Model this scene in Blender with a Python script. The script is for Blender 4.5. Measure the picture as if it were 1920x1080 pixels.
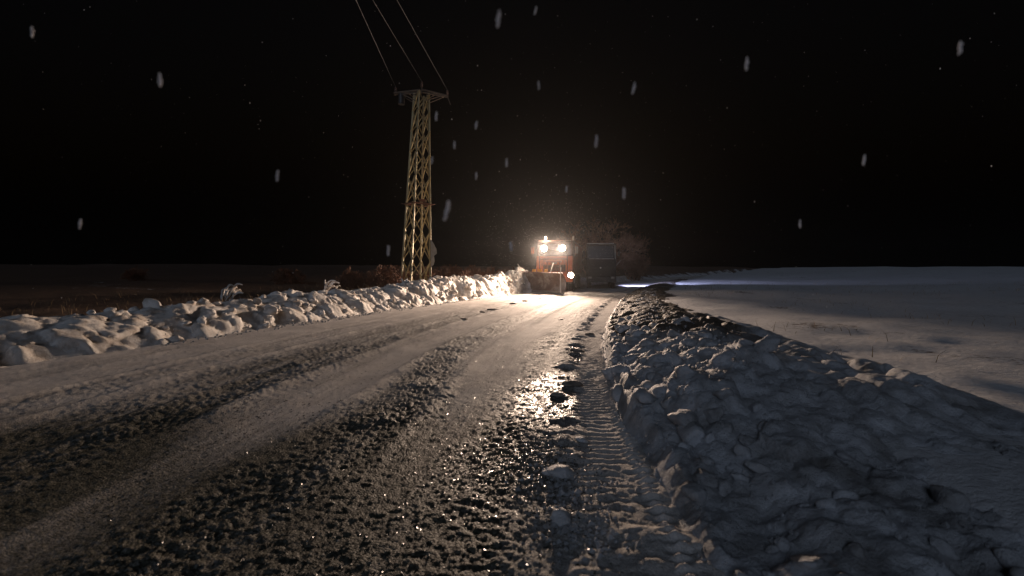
import bpy, bmesh, math, random
import numpy as np
from mathutils import Vector, Matrix, Euler

for _o in list(bpy.data.objects):
    bpy.data.objects.remove(_o, do_unlink=True)
scene = bpy.context.scene
C = scene.collection
R = math.radians
rng = random.Random(11)
nrg = np.random.default_rng(5)

# ------------------------------------------------------------------ camera
F_PX = 870.0                      # focal length in pixels of the 1920 px wide photograph
PITCH = math.atan(34 / F_PX)      # the phone tips slightly down
CAM_H = 1.5
cam_data = bpy.data.cameras.new('camera')
cam_data.sensor_width = 36.0
cam_data.lens = F_PX / 1920 * 36.0
cam_data.clip_start = 0.05
cam_data.clip_end = 2000
cam_data.dof.use_dof = True          # the phone's lens is focused far down the road
cam_data.dof.focus_distance = 15.0
cam_data.dof.aperture_fstop = 1.7
cam = bpy.data.objects.new('camera', cam_data)
C.objects.link(cam)
cam.location = (0, 0, CAM_H)
cam.rotation_euler = (R(90) - PITCH, 0, 0)
scene.camera = cam

# ------------------------------------------------------------------ night sky, faint sky glow, exposure
world = bpy.data.worlds.new('World')
scene.world = world
world.use_nodes = True
wn = world.node_tree
sky = wn.nodes.new('ShaderNodeTexSky')
sky.sky_type = 'NISHITA'
sky.sun_disc = False
sky.sun_elevation = R(-4.4)
sky.sun_rotation = R(180)
bg = wn.nodes['Background']
bg.inputs['Strength'].default_value = 0.12
wn.links.new(sky.outputs['Color'], bg.inputs['Color'])

sun_data = bpy.data.lights.new('sun', 'SUN')      # the cool night glow from behind the camera
sun_data.energy = 0.34
sun_data.angle = R(25)
sun_data.color = (0.64, 0.77, 1.0)
sun = bpy.data.objects.new('sun', sun_data)
C.objects.link(sun)
sun.location = (-3, -10, 20)
sun.rotation_euler = Vector((0.30, 0.80, -0.42)).to_track_quat('-Z', 'Y').to_euler()

scene.view_settings.view_transform = 'Standard'
scene.view_settings.look = 'None'
scene.view_settings.exposure = 0.0
scene.view_settings.gamma = 1.0
scene.cycles.volume_bounces = 1
scene.cycles.max_bounces = 6
scene.cycles.use_denoising = True
scene.cycles.sample_clamp_indirect = 4.0

WORK_W, HEAD_W, SPILL_W, REAR_W = 13600.0, 600.0, 220.0, 8000.0
BEACON_W = 420.0

# ------------------------------------------------------------------ helpers
def at(px, py, depth):
    """a point of the place seen at that pixel of the photograph, at that depth"""
    xc = (px - 960) / F_PX * depth
    yc = (540 - py) / F_PX * depth
    c, s = math.cos(PITCH), math.sin(PITCH)
    return Vector((xc, c * depth + s * yc, CAM_H - s * depth + c * yc))

def tag(o, label=None, cat=None, group=None, kind=None):
    if label: o['label'] = label
    if cat: o['category'] = cat
    if group: o['group'] = group
    if kind: o['kind'] = kind
    return o

def empty(name, loc, rz=0.0):
    o = bpy.data.objects.new(name, None)
    C.objects.link(o)
    o.location = loc
    o.rotation_euler = (0, 0, rz)
    return o

def link_mesh(name, me, parent=None):
    o = bpy.data.objects.new(name, me)
    C.objects.link(o)
    if parent is not None:
        o.parent = parent
    return o

def hash2(ix, iy, seed):
    n = (ix.astype(np.int64) * 374761393 + iy.astype(np.int64) * 668265263 + seed * 1274126177) & 0x7fffffff
    n = ((n ^ (n >> 13)) * 1274126177) & 0x7fffffff
    n = ((n ^ (n >> 16)) * 668265263) & 0x7fffffff
    return ((n ^ (n >> 15)) & 0xffffff) / float(0xffffff)

def vnoise(x, y, seed=0):
    ix, iy = np.floor(x), np.floor(y)
    fx, fy = x - ix, y - iy
    fx = fx * fx * fx * (fx * (fx * 6 - 15) + 10)
    fy = fy * fy * fy * (fy * (fy * 6 - 15) + 10)
    a = hash2(ix, iy, seed); b = hash2(ix + 1, iy, seed)
    c = hash2(ix, iy + 1, seed); d = hash2(ix + 1, iy + 1, seed)
    return (a + (b - a) * fx) * (1 - fy) + (c + (d - c) * fx) * fy

def fbm(x, y, seed=0, octv=4, gain=0.5):
    s = 0; a = 1; t = 0
    for k in range(octv):
        s = s + a * vnoise(x * 2 ** k + 17.3 * k, y * 2 ** k - 9.1 * k, seed + k)
        t += a; a *= gain
    return s / t

def worley(x, y, seed=0):
    """distance to nearest and second point, and a value per cell"""
    ix, iy = np.floor(x), np.floor(y)
    f1 = np.full(x.shape, 9.0); f2 = np.full(x.shape, 9.0); val = np.zeros(x.shape)
    for dx in (-1, 0, 1):
        for dy in (-1, 0, 1):
            cx, cy = ix + dx, iy + dy
            px = cx + hash2(cx, cy, seed); py = cy + hash2(cx, cy, seed + 71)
            d = np.hypot(px - x, py - y)
            near = d < f1
            f2 = np.where(near, f1, np.minimum(f2, d))
            val = np.where(near, hash2(cx, cy, seed + 133), val)
            f1 = np.where(near, d, f1)
    return f1, f2, val

def dome(f, r):
    return np.sqrt(np.clip(1 - (f / r) ** 2, 0, 1))

def sstep(a, b, x):
    t = np.clip((x - a) / (b - a), 0, 1)
    return t * t * (3 - 2 * t)

def bump01(x, c, w):
    return np.exp(-((x - c) / w) ** 2)

def grid_mesh(name, P, mat, attrs=None, keep=None, smooth=True):
    """mesh from an (n, m, 3) array of points"""
    n, m = P.shape[:2]
    idx = np.arange(n * m).reshape(n, m)
    q = np.stack([idx[:-1, :-1], idx[1:, :-1], idx[1:, 1:], idx[:-1, 1:]], -1).reshape(-1, 4)
    V = P.reshape(-1, 3)
    if keep is not None:
        kq = keep.reshape(-1)[q].all(1)
        q = q[kq]
        used = np.unique(q)
        remap = np.full(n * m, -1); remap[used] = np.arange(len(used))
        q = remap[q]; V = V[used]
    else:
        used = np.arange(n * m)
    me = bpy.data.meshes.new(name)
    me.vertices.add(len(V)); me.vertices.foreach_set('co', V.astype(np.float32).ravel())
    me.loops.add(q.size); me.loops.foreach_set('vertex_index', q.astype(np.int32).ravel())
    me.polygons.add(len(q))
    me.polygons.foreach_set('loop_start', np.arange(0, q.size, 4, dtype=np.int32))
    me.polygons.foreach_set('loop_total', np.full(len(q), 4, dtype=np.int32))
    me.update(calc_edges=True)
    me.polygons.foreach_set('use_smooth', np.full(len(q), smooth))
    for k, a in (attrs or {}).items():
        at_ = me.attributes.new(k, 'FLOAT', 'POINT')
        at_.data.foreach_set('value', a.reshape(-1)[used].astype(np.float32))
    me.materials.append(mat)
    me.validate()
    return me

class MB:
    """collects shapes into one mesh"""
    def __init__(self): self.bm = bmesh.new()
    def box(self, c, s, rot=(0, 0, 0), bevel=0.0, taper=None):
        r = bmesh.ops.create_cube(self.bm, size=1.0)
        vs = r['verts']
        for v in vs:
            k = 1.0
            if taper and v.co.z > 0: k = taper
            v.co = Vector((v.co.x * s[0] * k, v.co.y * s[1] * k, v.co.z * s[2]))
        if bevel:
            es = list({e for v in vs for e in v.link_edges})
            rb = bmesh.ops.bevel(self.bm, geom=es, offset=bevel, segments=2, affect='EDGES', profile=0.6)
            vs = list({v for f in rb['faces'] for v in f.verts} | {v for v in vs if v.is_valid})
        M = Matrix.Translation(c) @ Euler(rot).to_matrix().to_4x4()
        bmesh.ops.transform(self.bm, matrix=M, verts=vs)
        return self
    def prism(self, prof, x0, x1, bevel=0.0, rot=(0, 0, 0), loc=(0, 0, 0)):
        """side outline (y, z) pulled from x0 to x1"""
        a = [self.bm.verts.new((x0, y, z)) for y, z in prof]
        b = [self.bm.verts.new((x1, y, z)) for y, z in prof]
        n = len(prof)
        fs = [self.bm.faces.new(a), self.bm.faces.new(b[::-1])]
        for i in range(n):
            fs.append(self.bm.faces.new((a[i], b[i], b[(i + 1) % n], a[(i + 1) % n])))
        vs = a + b
        if bevel:
            es = list({e for f in fs for e in f.edges})
            rb = bmesh.ops.bevel(self.bm, geom=es, offset=bevel, segments=3, affect='EDGES', profile=0.6)
            vs = list({v for f in rb['faces'] for v in f.verts} | {v for v in vs if v.is_valid})
        M = Matrix.Translation(loc) @ Euler(rot).to_matrix().to_4x4()
        bmesh.ops.transform(self.bm, matrix=M, verts=vs)
        return self
    def tube(self, pts, rad, n=8, caps=True):
        pts = [Vector(p) for p in pts]
        rads = rad if isinstance(rad, (list, tuple)) else [rad] * len(pts)
        rings = []
        for i, p in enumerate(pts):
            d = (pts[min(i + 1, len(pts) - 1)] - pts[max(i - 1, 0)])
            d = d.normalized() if d.length > 1e-9 else Vector((0, 0, 1))
            u = d.orthogonal().normalized() if abs(d.z) > 0.95 else d.cross(Vector((0, 0, 1))).normalized()
            w = d.cross(u).normalized()
            rings.append([self.bm.verts.new(p + (u * math.cos(6.28318 * k / n) + w * math.sin(6.28318 * k / n)) * rads[i]) for k in range(n)])
        for a, b in zip(rings, rings[1:]):
            for k in range(n):
                self.bm.faces.new((a[k], a[(k + 1) % n], b[(k + 1) % n], b[k]))
        if caps:
            self.bm.faces.new(rings[0][::-1]); self.bm.faces.new(rings[-1])
        return self
    def lathe(self, prof, axis_p, axis='X', n=28):
        """(radius, along) outline spun about an axis"""
        rings = []
        for r, a in prof:
            ring = []
            for k in range(n):
                c, s = math.cos(6.28318 * k / n) * r, math.sin(6.28318 * k / n) * r
                p = {'X': (a, c, s), 'Y': (c, a, s), 'Z': (c, s, a)}[axis]
                ring.append(self.bm.verts.new(Vector(axis_p) + Vector(p)))
            rings.append(ring)
        for a, b in zip(rings, rings[1:]):
            for k in range(n):
                self.bm.faces.new((a[k], a[(k + 1) % n], b[(k + 1) % n], b[k]))
        self.bm.faces.new(rings[0]); self.bm.faces.new(rings[-1][::-1])
        return self
    def build(self, name, mat, parent=None, smooth=False):
        bmesh.ops.recalc_face_normals(self.bm, faces=self.bm.faces[:])
        me = bpy.data.meshes.new(name)
        self.bm.to_mesh(me); self.bm.free()
        me.materials.append(mat)
        if smooth:
            me.polygons.foreach_set('use_smooth', np.ones(len(me.polygons), bool))
            try: me.set_sharp_from_angle(angle=R(38))
            except Exception: pass
        return link_mesh(name, me, parent)

_bar = {}
def bar(name, p0, p1, w, mat, parent, w2=None):
    """a straight angle-iron bar; all bars of a material share one mesh"""
    if mat.name not in _bar:
        bm = bmesh.new()
        for c, s in (((0, -0.42, 0), (1, 0.16, 1)), ((-0.42, 0.08, 0), (0.16, 0.84, 1))):
            r = bmesh.ops.create_cube(bm, size=1.0)
            for v in r['verts']:
                v.co = Vector((v.co.x * s[0] + c[0], v.co.y * s[1] + c[1], v.co.z))
        me = bpy.data.meshes.new('angle_bar'); bm.to_mesh(me); bm.free(); me.materials.append(mat)
        _bar[mat.name] = me
    o = link_mesh(name, _bar[mat.name], parent)
    p0, p1 = Vector(p0), Vector(p1)
    d = p1 - p0
    o.matrix_local = Matrix.Translation((p0 + p1) / 2) @ d.to_track_quat('Z', 'Y').to_matrix().to_4x4() @ Matrix.Diagonal((w, w2 or w, d.length, 1))
    return o

# ------------------------------------------------------------------ materials
def new_mat(name):
    m = bpy.data.materials.new(name); m.use_nodes = True
    nt = m.node_tree
    return m, nt, nt.nodes['Principled BSDF'], nt.links.new

def noise_node(nt, scale, detail=5, rough=0.6, coord=None):
    n = nt.nodes.new('ShaderNodeTexNoise')
    n.inputs['Scale'].default_value = scale; n.inputs['Detail'].default_value = detail
    n.inputs['Roughness'].default_value = rough
    if coord is not None: nt.links.new(coord, n.inputs['Vector'])
    return n

def ramp(nt, src, stops):
    r = nt.nodes.new('ShaderNodeValToRGB')
    el = r.color_ramp.elements
    while len(el) < len(stops): el.new(0.5)
    for e, (p, c) in zip(el, stops):
        e.position = p; e.color = (*c, 1) if len(c) == 3 else c
    nt.links.new(src, r.inputs['Fac'])
    return r

def mixc(nt, fac, a, b):
    m = nt.nodes.new('ShaderNodeMix'); m.data_type = 'RGBA'
    for sock, v in ((m.inputs['Factor'], fac), (m.inputs[6], a), (m.inputs[7], b)):
        if hasattr(v, 'is_output'): nt.links.new(v, sock)
        elif isinstance(v, tuple): sock.default_value = (*v, 1)
        else: sock.default_value = v
    return m.outputs[2]

def mathn(nt, op, a, b=0.0, clamp=False):
    m = nt.nodes.new('ShaderNodeMath'); m.operation = op; m.use_clamp = clamp
    for s, v in zip(m.inputs, (a, b)):
        if hasattr(v, 'is_output'): nt.links.new(v, s)
        else: s.default_value = v
    return m.outputs[0]

def attr(nt, name):
    a = nt.nodes.new('ShaderNodeAttribute'); a.attribute_name = name
    return a.outputs['Fac']

def simple(name, col, rough=0.6, metal=0.0, var=0.25, scale=6.0, bump=0.0, second_tone=None):
    """paint, metal or cloth with uneven tone"""
    m, nt, b, L = new_mat(name)
    tc = nt.nodes.new('ShaderNodeTexCoord').outputs['Object']
    n = noise_node(nt, scale, 6, 0.65, tc)
    lo = tuple(c * (1 - var) for c in col); hi = tuple(min(1, c * (1 + var)) for c in col)
    c = ramp(nt, n.outputs['Fac'], [(0.3, lo), (0.7, hi)]).outputs['Color']
    if second_tone:
        n2 = noise_node(nt, scale * 0.5, 8, 0.7, tc)
        k = ramp(nt, n2.outputs['Fac'], [(0.46, (0, 0, 0)), (0.62, (1, 1, 1))]).outputs['Color']
        c = mixc(nt, k, c, second_tone)
    L(c, b.inputs['Base Color'])
    b.inputs['Metallic'].default_value = metal
    rr = ramp(nt, n.outputs['Fac'], [(0.3, (rough * 0.8,) * 3), (0.7, (min(1, rough * 1.2),) * 3)])
    L(rr.outputs['Color'], b.inputs['Roughness'])
    if bump:
        bp = nt.nodes.new('ShaderNodeBump'); bp.inputs['Strength'].default_value = bump; bp.inputs['Distance'].default_value = 0.02
        L(n.outputs['Fac'], bp.inputs['Height']); L(bp.outputs['Normal'], b.inputs['Normal'])
    return m

def emitter(name, col, strength):
    m = bpy.data.materials.new(name); m.use_nodes = True
    b = m.node_tree.nodes['Principled BSDF']
    b.inputs['Base Color'].default_value = (0.8, 0.8, 0.8, 1)
    b.inputs['Emission Color'].default_value = (*col, 1)
    b.inputs['Emission Strength'].default_value = strength
    return m

def snow_mat(name, clean, dirty, dirt_lo, dirt_hi, bump=0.5, earth_brown=None):
    m, nt, b, L = new_mat(name)
    geo = nt.nodes.new('ShaderNodeNewGeometry').outputs['Position']
    n1 = noise_node(nt, 2.6, 7, 0.68, geo)
    n2 = noise_node(nt, 28, 6, 0.7, geo)
    n3 = noise_node(nt, 120, 3, 0.6, geo)
    k = ramp(nt, n1.outputs['Fac'], [(dirt_lo, (0, 0, 0)), (dirt_hi, (1, 1, 1))]).outputs['Color']
    c = mixc(nt, k, clean, dirty)
    sp = ramp(nt, n2.outputs['Fac'], [(0.60, (0, 0, 0)), (0.70, (1, 1, 1))]).outputs['Color']
    c = mixc(nt, mathn(nt, 'MULTIPLY', sp, 0.45), c, tuple(d * 0.5 for d in dirty))
    if earth_brown:
        dk = mathn(nt, 'ADD', attr(nt, 'second_tone'), mathn(nt, 'MULTIPLY', mathn(nt, 'SUBTRACT', n2.outputs['Fac'], 0.5), 1.2), True)
        c = mixc(nt, mathn(nt, 'MULTIPLY', dk, attr(nt, 'second_tone')), c, earth_brown)
    L(c, b.inputs['Base Color'])
    b.inputs['Roughness'].default_value = 0.65
    b.inputs['Specular IOR Level'].default_value = 0.3
    h = mathn(nt, 'ADD', n2.outputs['Fac'], mathn(nt, 'MULTIPLY', n3.outputs['Fac'], 0.35))
    bp = nt.nodes.new('ShaderNodeBump'); bp.inputs['Strength'].default_value = bump; bp.inputs['Distance'].default_value = 0.035
    L(h, bp.inputs['Height']); L(bp.outputs['Normal'], b.inputs['Normal'])
    return m

M_SNOW = snow_mat('ploughed_snow', (0.80, 0.77, 0.74), (0.40, 0.33, 0.27), 0.44, 0.68, 0.65)
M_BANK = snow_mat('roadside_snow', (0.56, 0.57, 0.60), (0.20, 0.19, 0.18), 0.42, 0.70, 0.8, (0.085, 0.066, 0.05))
M_CLOD = snow_mat('snow_clod', (0.74, 0.75, 0.78), (0.42, 0.40, 0.38), 0.45, 0.70, 0.9)
M_SLUSH = snow_mat('dirty_slush_clod', (0.30, 0.26, 0.22), (0.12, 0.10, 0.085), 0.40, 0.62, 0.6)

def road_material():
    m, nt, b, L = new_mat('slush_road')
    geo = nt.nodes.new('ShaderNodeNewGeometry').outputs['Position']
    grit, wet, hgt = attr(nt, 'grit'), attr(nt, 'wet'), attr(nt, 'low')
    n1 = noise_node(nt, 1.3, 7, 0.65, geo)
    n2 = noise_node(nt, 30, 6, 0.72, geo)
    n3 = noise_node(nt, 120, 3, 0.6, geo)
    vor = nt.nodes.new('ShaderNodeTexVoronoi'); vor.inputs['Scale'].default_value = 62
    L(geo, vor.inputs['Vector'])
    slush = ramp(nt, n1.outputs['Fac'], [(0.30, (0.48, 0.445, 0.42)), (0.72, (0.69, 0.65, 0.62))]).outputs['Color']
    stone = ramp(nt, vor.outputs['Color'], [(0.1, (0.028, 0.028, 0.021)), (0.6, (0.078, 0.076, 0.058)), (0.95, (0.18, 0.172, 0.14))]).outputs['Color']
    # where the slush is thin the gravel comes through
    th = mathn(nt, 'ADD', mathn(nt, 'MULTIPLY', grit, 0.95), mathn(nt, 'MULTIPLY', mathn(nt, 'SUBTRACT', n2.outputs['Fac'], 0.5), 1.1))
    th = mathn(nt, 'ADD', th, mathn(nt, 'MULTIPLY', mathn(nt, 'SUBTRACT', n3.outputs['Fac'], 0.5), 0.7))
    th = mathn(nt, 'ADD', th, attr(nt, 'streak'))
    th = mathn(nt, 'ADD', th, mathn(nt, 'MULTIPLY', hgt, 0.16))
    k = ramp(nt, th, [(0.24, (0, 0, 0)), (0.92, (1, 1, 1))]).outputs['Color']
    c = mixc(nt, k, slush, stone)
    c = mixc(nt, mathn(nt, 'MULTIPLY', wet, 0.75), c, (0.035, 0.033, 0.030))
    L(c, b.inputs['Base Color'])
    r0 = mathn(nt, 'SUBTRACT', 0.80, mathn(nt, 'MULTIPLY', k, 0.20))
    r1 = mathn(nt, 'SUBTRACT', r0, mathn(nt, 'MULTIPLY', wet, 0.42), True)
    L(r1, b.inputs['Roughness'])
    L(mathn(nt, 'ADD', mathn(nt, 'MULTIPLY', wet, 0.9), mathn(nt, 'ADD', mathn(nt, 'MULTIPLY', k, 0.10), 0.05)), b.inputs['Specular IOR Level'])
    h = mathn(nt, 'ADD', mathn(nt, 'MULTIPLY', n2.outputs['Fac'], 0.6), mathn(nt, 'MULTIPLY', n3.outputs['Fac'], 0.3))
    h = mathn(nt, 'ADD', h, mathn(nt, 'MULTIPLY', mathn(nt, 'SUBTRACT', 1.0, vor.outputs['Distance']), mathn(nt, 'ADD', mathn(nt, 'MULTIPLY', grit, 0.5), 0.1)))
    h = mathn(nt, 'MULTIPLY', h, mathn(nt, 'ADD', mathn(nt, 'MULTIPLY', wet, 6.5), 1.0))
    bp = nt.nodes.new('ShaderNodeBump'); bp.inputs['Strength'].default_value = 0.9; bp.inputs['Distance'].default_value = 0.013
    L(h, bp.inputs['Height']); L(bp.outputs['Normal'], b.inputs['Normal'])
    return m
M_ROAD = road_material()

def ground_material():
    m, nt, b, L = new_mat('field')
    geo = nt.nodes.new('ShaderNodeNewGeometry').outputs['Position']
    sn = attr(nt, 'snow')
    n1 = noise_node(nt, 0.35, 8, 0.7, geo); n2 = noise_node(nt, 9, 6, 0.7, geo)
    earth_brown = ramp(nt, n2.outputs['Fac'], [(0.3, (0.050, 0.027, 0.016)), (0.7, (0.13, 0.070, 0.040))]).outputs['Color']
    snow = ramp(nt, n2.outputs['Fac'], [(0.3, (0.52, 0.51, 0.52)), (0.7, (0.74, 0.74, 0.75))]).outputs['Color']
    s = mathn(nt, 'ADD', sn, mathn(nt, 'MULTIPLY', mathn(nt, 'SUBTRACT', n1.outputs['Fac'], 0.5), 1.6))
    s = mathn(nt, 'ADD', s, mathn(nt, 'MULTIPLY', mathn(nt, 'SUBTRACT', n2.outputs['Fac'], 0.5), 0.8))
    k = ramp(nt, s, [(0.42, (0, 0, 0)), (0.56, (1, 1, 1))]).outputs['Color']
    L(mixc(nt, k, earth_brown, snow), b.inputs['Base Color'])
    b.inputs['Roughness'].default_value = 0.85
    bp = nt.nodes.new('ShaderNodeBump'); bp.inputs['Strength'].default_value = 0.6; bp.inputs['Distance'].default_value = 0.06
    L(n2.outputs['Fac'], bp.inputs['Height']); L(bp.outputs['Normal'], b.inputs['Normal'])
    return m
M_GROUND = ground_material()

M_STEEL = simple('weathered_galvanised_steel', (0.44, 0.375, 0.20), 0.6, 0.1, 0.35, 5, 0.1, (0.17, 0.11, 0.06))
M_ARM = simple('dimmed_arm_steel', (0.115, 0.085, 0.06), 0.7, 0.1, 0.35, 5)  # cross-arm is outside the lamp beams; that dimness is put into the colour
M_RUSTPLATE = simple('rusty_red_plate', (0.17, 0.075, 0.042), 0.6, 0.1, 0.3, 8)
M_PALEPLATE = simple('pale_sheet_metal', (0.28, 0.27, 0.25), 0.45, 0.4, 0.2, 5)
M_PORCELAIN = simple('brown_porcelain', (0.12, 0.06, 0.04), 0.3, 0.0, 0.2, 9)
M_WIRE = simple('aluminium_wire', (0.12, 0.12, 0.13), 0.5, 0.6, 0.15, 3)
M_ORANGE = simple('orange_truck_paint', (0.62, 0.15, 0.045), 0.38, 0.0, 0.15, 4, 0.0, (0.30, 0.11, 0.06))
M_DULLRED = simple('dirty_red_steel', (0.26, 0.085, 0.05), 0.55, 0.0, 0.3, 3, 0.05, (0.14, 0.09, 0.07))
M_DARKCAB = simple('shaded_cab_paint', (0.085, 0.040, 0.030), 0.5, 0.0, 0.3, 4)  # cab top lies in darkness; the shade is put into this paint
M_YELLOW = simple('yellow_orange_paint', (0.75, 0.33, 0.04), 0.45, 0.0, 0.15, 6)
M_BLADE = simple('scraped_blade_steel', (0.15, 0.085, 0.06), 0.55, 0.1, 0.45, 2.2, 0.2, (0.34, 0.30, 0.27))
M_EDGE = simple('worn_cutting_steel', (0.30, 0.28, 0.26), 0.4, 0.8, 0.3, 7)
M_BLACK = simple('black_steel', (0.035, 0.033, 0.032), 0.5, 0.2, 0.3, 6)
M_RUBBER = simple('tyre_rubber', (0.022, 0.021, 0.020), 0.85, 0.0, 0.3, 9, 0.1, (0.10, 0.09, 0.08))
M_RIM = simple('grey_wheel_rim', (0.25, 0.24, 0.23), 0.5, 0.5, 0.3, 8)
M_WHITE = simple('white_marker_plastic', (0.75, 0.72, 0.68), 0.5, 0.0, 0.1, 5)
M_DARKPAINT = simple('dark_van_paint', (0.016, 0.015, 0.016), 0.65, 0.0, 0.3, 3, 0.0, (0.032, 0.028, 0.025))
M_BARK = simple('pale_bark', (0.45, 0.36, 0.29), 0.9, 0.0, 0.4, 12, 0.3)
M_TWIG = simple('brown_twigs', (0.30, 0.17, 0.10), 0.9, 0.0, 0.35, 6)
M_REDTWIG = simple('red_brown_twigs', (0.22, 0.11, 0.07), 0.9, 0.0, 0.35, 6)
M_SCRUB = simple('rusty_brown_scrub', (0.17, 0.075, 0.04), 0.9, 0.0, 0.4, 5)
M_DRYSTEM = simple('dry_stem', (0.26, 0.18, 0.10), 0.9, 0.0, 0.35, 8)

def glass_mat():
    m, nt, b, L = new_mat('dark_windscreen')
    b.inputs['Base Color'].default_value = (0.012, 0.013, 0.016, 1)
    b.inputs['Roughness'].default_value = 0.25
    b.inputs['Specular IOR Level'].default_value = 0.25
    return m
M_GLASS = glass_mat()
M_LENS = simple('unlit_lamp_glass', (0.55, 0.55, 0.58), 0.12, 0.3, 0.05, 5)
M_LAMP = emitter('lit_headlamp', (1.0, 0.86, 0.66), 90.0)
M_BEACON = emitter('lit_beacon', (1.0, 0.72, 0.50), 14.0)
M_REAR = emitter('lit_rear_work_lamp', (0.62, 0.70, 1.0), 30.0)

# ------------------------------------------------------------------ the lie of the road
_yr = np.array([-6, 0, 2.6, 5.35, 8.2, 11.4, 17, 22, 26, 34, 45, 60, 90, 150, 320.])
_xr = np.array([.40, .74, .95, 1.17, 1.62, 2.28, 3.72, 5.15, 6.35, 9.2, 13.6, 20.5, 36, 72, 190.])
_yl = np.array([-20, 0, 8, 12, 17, 22, 28, 34, 45, 60, 90, 150, 320.])
_xl = np.array([-16., -10.2, -7.6, -6.35, -4.75, -2.7, .2, 3.1, 8.2, 15.2, 31, 67, 185.])
_yy = np.linspace(-20, 320, 6801)
def _smooth(xx, yy):
    v = np.interp(_yy, yy, xx)
    k = np.hanning(61); k /= k.sum()
    return np.convolve(np.pad(v, 30, mode='reflect', reflect_type='odd'), k, 'valid')
_XR, _XL = _smooth(_xr, _yr), _smooth(_xl, _yl)
def xr(y): return np.interp(y, _yy, _XR)
def xl(y): return np.interp(y, _yy, _XL)

def road_surface(x, y):
    """height of the slushy road and how much gravel and water shows"""
    t = xr(y) - x                       # metres in from the right-hand edge
    s = y
    wob = (fbm(s * 0.35, t * 0.4, 3, 3) - 0.5) * 0.7
    tt = t + wob
    base = 0.03 * np.sin(np.clip(t / 8.5, 0, 1) * math.pi)
    # how chunky each strip along the road is
    rough = (0.9 * bump01(tt, 4.45, 0.30) + 1.0 * bump01(tt, 2.55, 0.42) + 0.75 * bump01(tt, 0.95, 0.42)
             + 0.55 * bump01(tt, 5.3, 0.55) + 0.35 * bump01(tt, 6.6, 0.4) + 0.34)
    rough = rough * (0.55 + 0.9 * fbm(s * 0.5, t * 0.9, 21, 3))
    near = sstep(5.6, 3.2, y)           # broken gravel close to the camera
    rough = np.maximum(rough * (1 - 0.4 * near), near * (0.18 + 0.30 * fbm(x * 1.5, y * 1.5, 41, 3)))
    smooth_c = bump01(tt, 1.75, 0.45) * sstep(5.0, 7.0, y) + 0.9 * bump01(tt, 3.45, 0.32) + 0.4 * bump01(tt, 7.3, 0.5)
    rough = np.clip(rough * (1 - 0.85 * np.clip(smooth_c, 0, 1)), 0, 1.3)
    # clumps of slush
    f1, f2, val = worley(x / 0.054, y / 0.045, 7)
    clump = dome(f1, 0.66) * (val > 0.45) * (0.2 + val) * 0.42
    g1, g2, val2 = worley(x / 0.027, y / 0.024, 9)
    clump2 = dome(g1, 0.72) * (0.2 + val2) * 0.5
    big = np.clip(fbm(x * 2.2, y * 2.2, 13, 4) - 0.46, 0, 1)
    fine = fbm(x * 20, y * 20, 17, 3) - 0.5
    z = base + rough * (0.022 * clump + 0.011 * clump2 + 0.040 * big) + 0.009 * fine * (0.35 + rough)
    z += 0.03 * (fbm(s * 0.8, t * 1.6, 31, 3) - 0.5)
    # long ridges left by wheels
    for c, w, a in ((4.75, 0.10, 0.05), (4.15, 0.08, 0.045), (3.05, 0.09, 0.04), (2.1, 0.08, 0.025), (5.9, 0.1, 0.04), (6.9, 0.09, 0.03)):
        z += a * bump01(t + wob * 0.35, c, w) * (0.3 + 1.1 * fbm(s * 1.4, t * 2, int(c * 10), 3)) * np.clip(1.2 - near, 0, 1)
    for c, w, a in ((3.45, 0.25, 0.03), (1.75, 0.4, 0.025), (5.0, 0.2, 0.02)):
        z -= a * bump01(t + wob * 0.5, c, w)
    # the lugged tyre track against the right-hand bank
    tj = t + 0.05 * (fbm(s * 1.2, 0 * s, 51, 2) - 0.5) + 0.10 * (fbm(s * 7, t * 7, 53, 3) - 0.5)
    track = sstep(-0.02, 0.03, tj) * sstep(0.52 + 0.25 * sstep(4.2, 2.6, y), 0.36 + 0.12 * sstep(4.2, 2.6, y), tj) * sstep(13.5, 11.0, y) * (0.12 + 0.88 * sstep(2.5, 3.9, y))
    ph = s / 0.104 + (tj - 0.2) * 1.3 + 1.1 * (fbm(s * 2, tj * 5, 57, 3) - 0.5)
    lug = np.clip(np.abs((ph % 1.0) - 0.5) * 2 * 1.7 - 0.35 + 0.7 * (fbm(x * 9, y * 9, 58, 3) - 0.5), 0, 1)
    lug = lug * np.clip(0.35 + 1.6 * (fbm(s * 0.9, tj * 2, 59, 3) - 0.25), 0.2, 1.1)
    zt = -0.02 + 0.019 * lug * np.clip(2.4 * fbm(x * 5, y * 5, 61, 3) - 0.25, 0.15, 1.2) + 0.014 * fine + 0.005 * clump2 + 0.005 * clump
    z = z * (1 - track) + zt * track
    # shoulder marks of the tyre, a comb of small ribs
    comb = bump01(tj, 0.045, 0.05) * sstep(9.5, 8.0, y)
    z += comb * 0.028 * np.clip(np.sin(s * 6.28318 / 0.083) * 1.2, -0.4, 1)
    # pushed-up lumps along the inside of the track
    lip = bump01(t, 0.58, 0.16) * sstep(3.0, 4.2, y) + 0.55 * sstep(0.95, 0.5, t) * sstep(4.0, 2.8, y)
    z += lip * 0.16 * np.clip(fbm(x * 2.5, y * 5.5, 71, 3) - 0.42, 0, 1)
    # water lying among the stones
    wet = (2.5 * bump01(t, 0.68, 0.38) * bump01(y, 5.5, 0.8) + 0.40 * bump01(t, 0.95, 0.36) * bump01(y, 3.5, 0.5)
           + 0.5 * bump01(t, 0.50, 0.10) * bump01(y, 8.6, 0.5))
    wet = np.clip(wet * (0.55 + 0.95 * fbm(x * 2.4, y * 2.4, 81, 4)), 0, 1) * (1 - track)
    flat = 0.008 + 0.012 * clump2 + 0.009 * fine + 0.010 * clump + 0.010 * (fbm(x * 13, y * 8, 231, 2) - 0.5)
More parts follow.
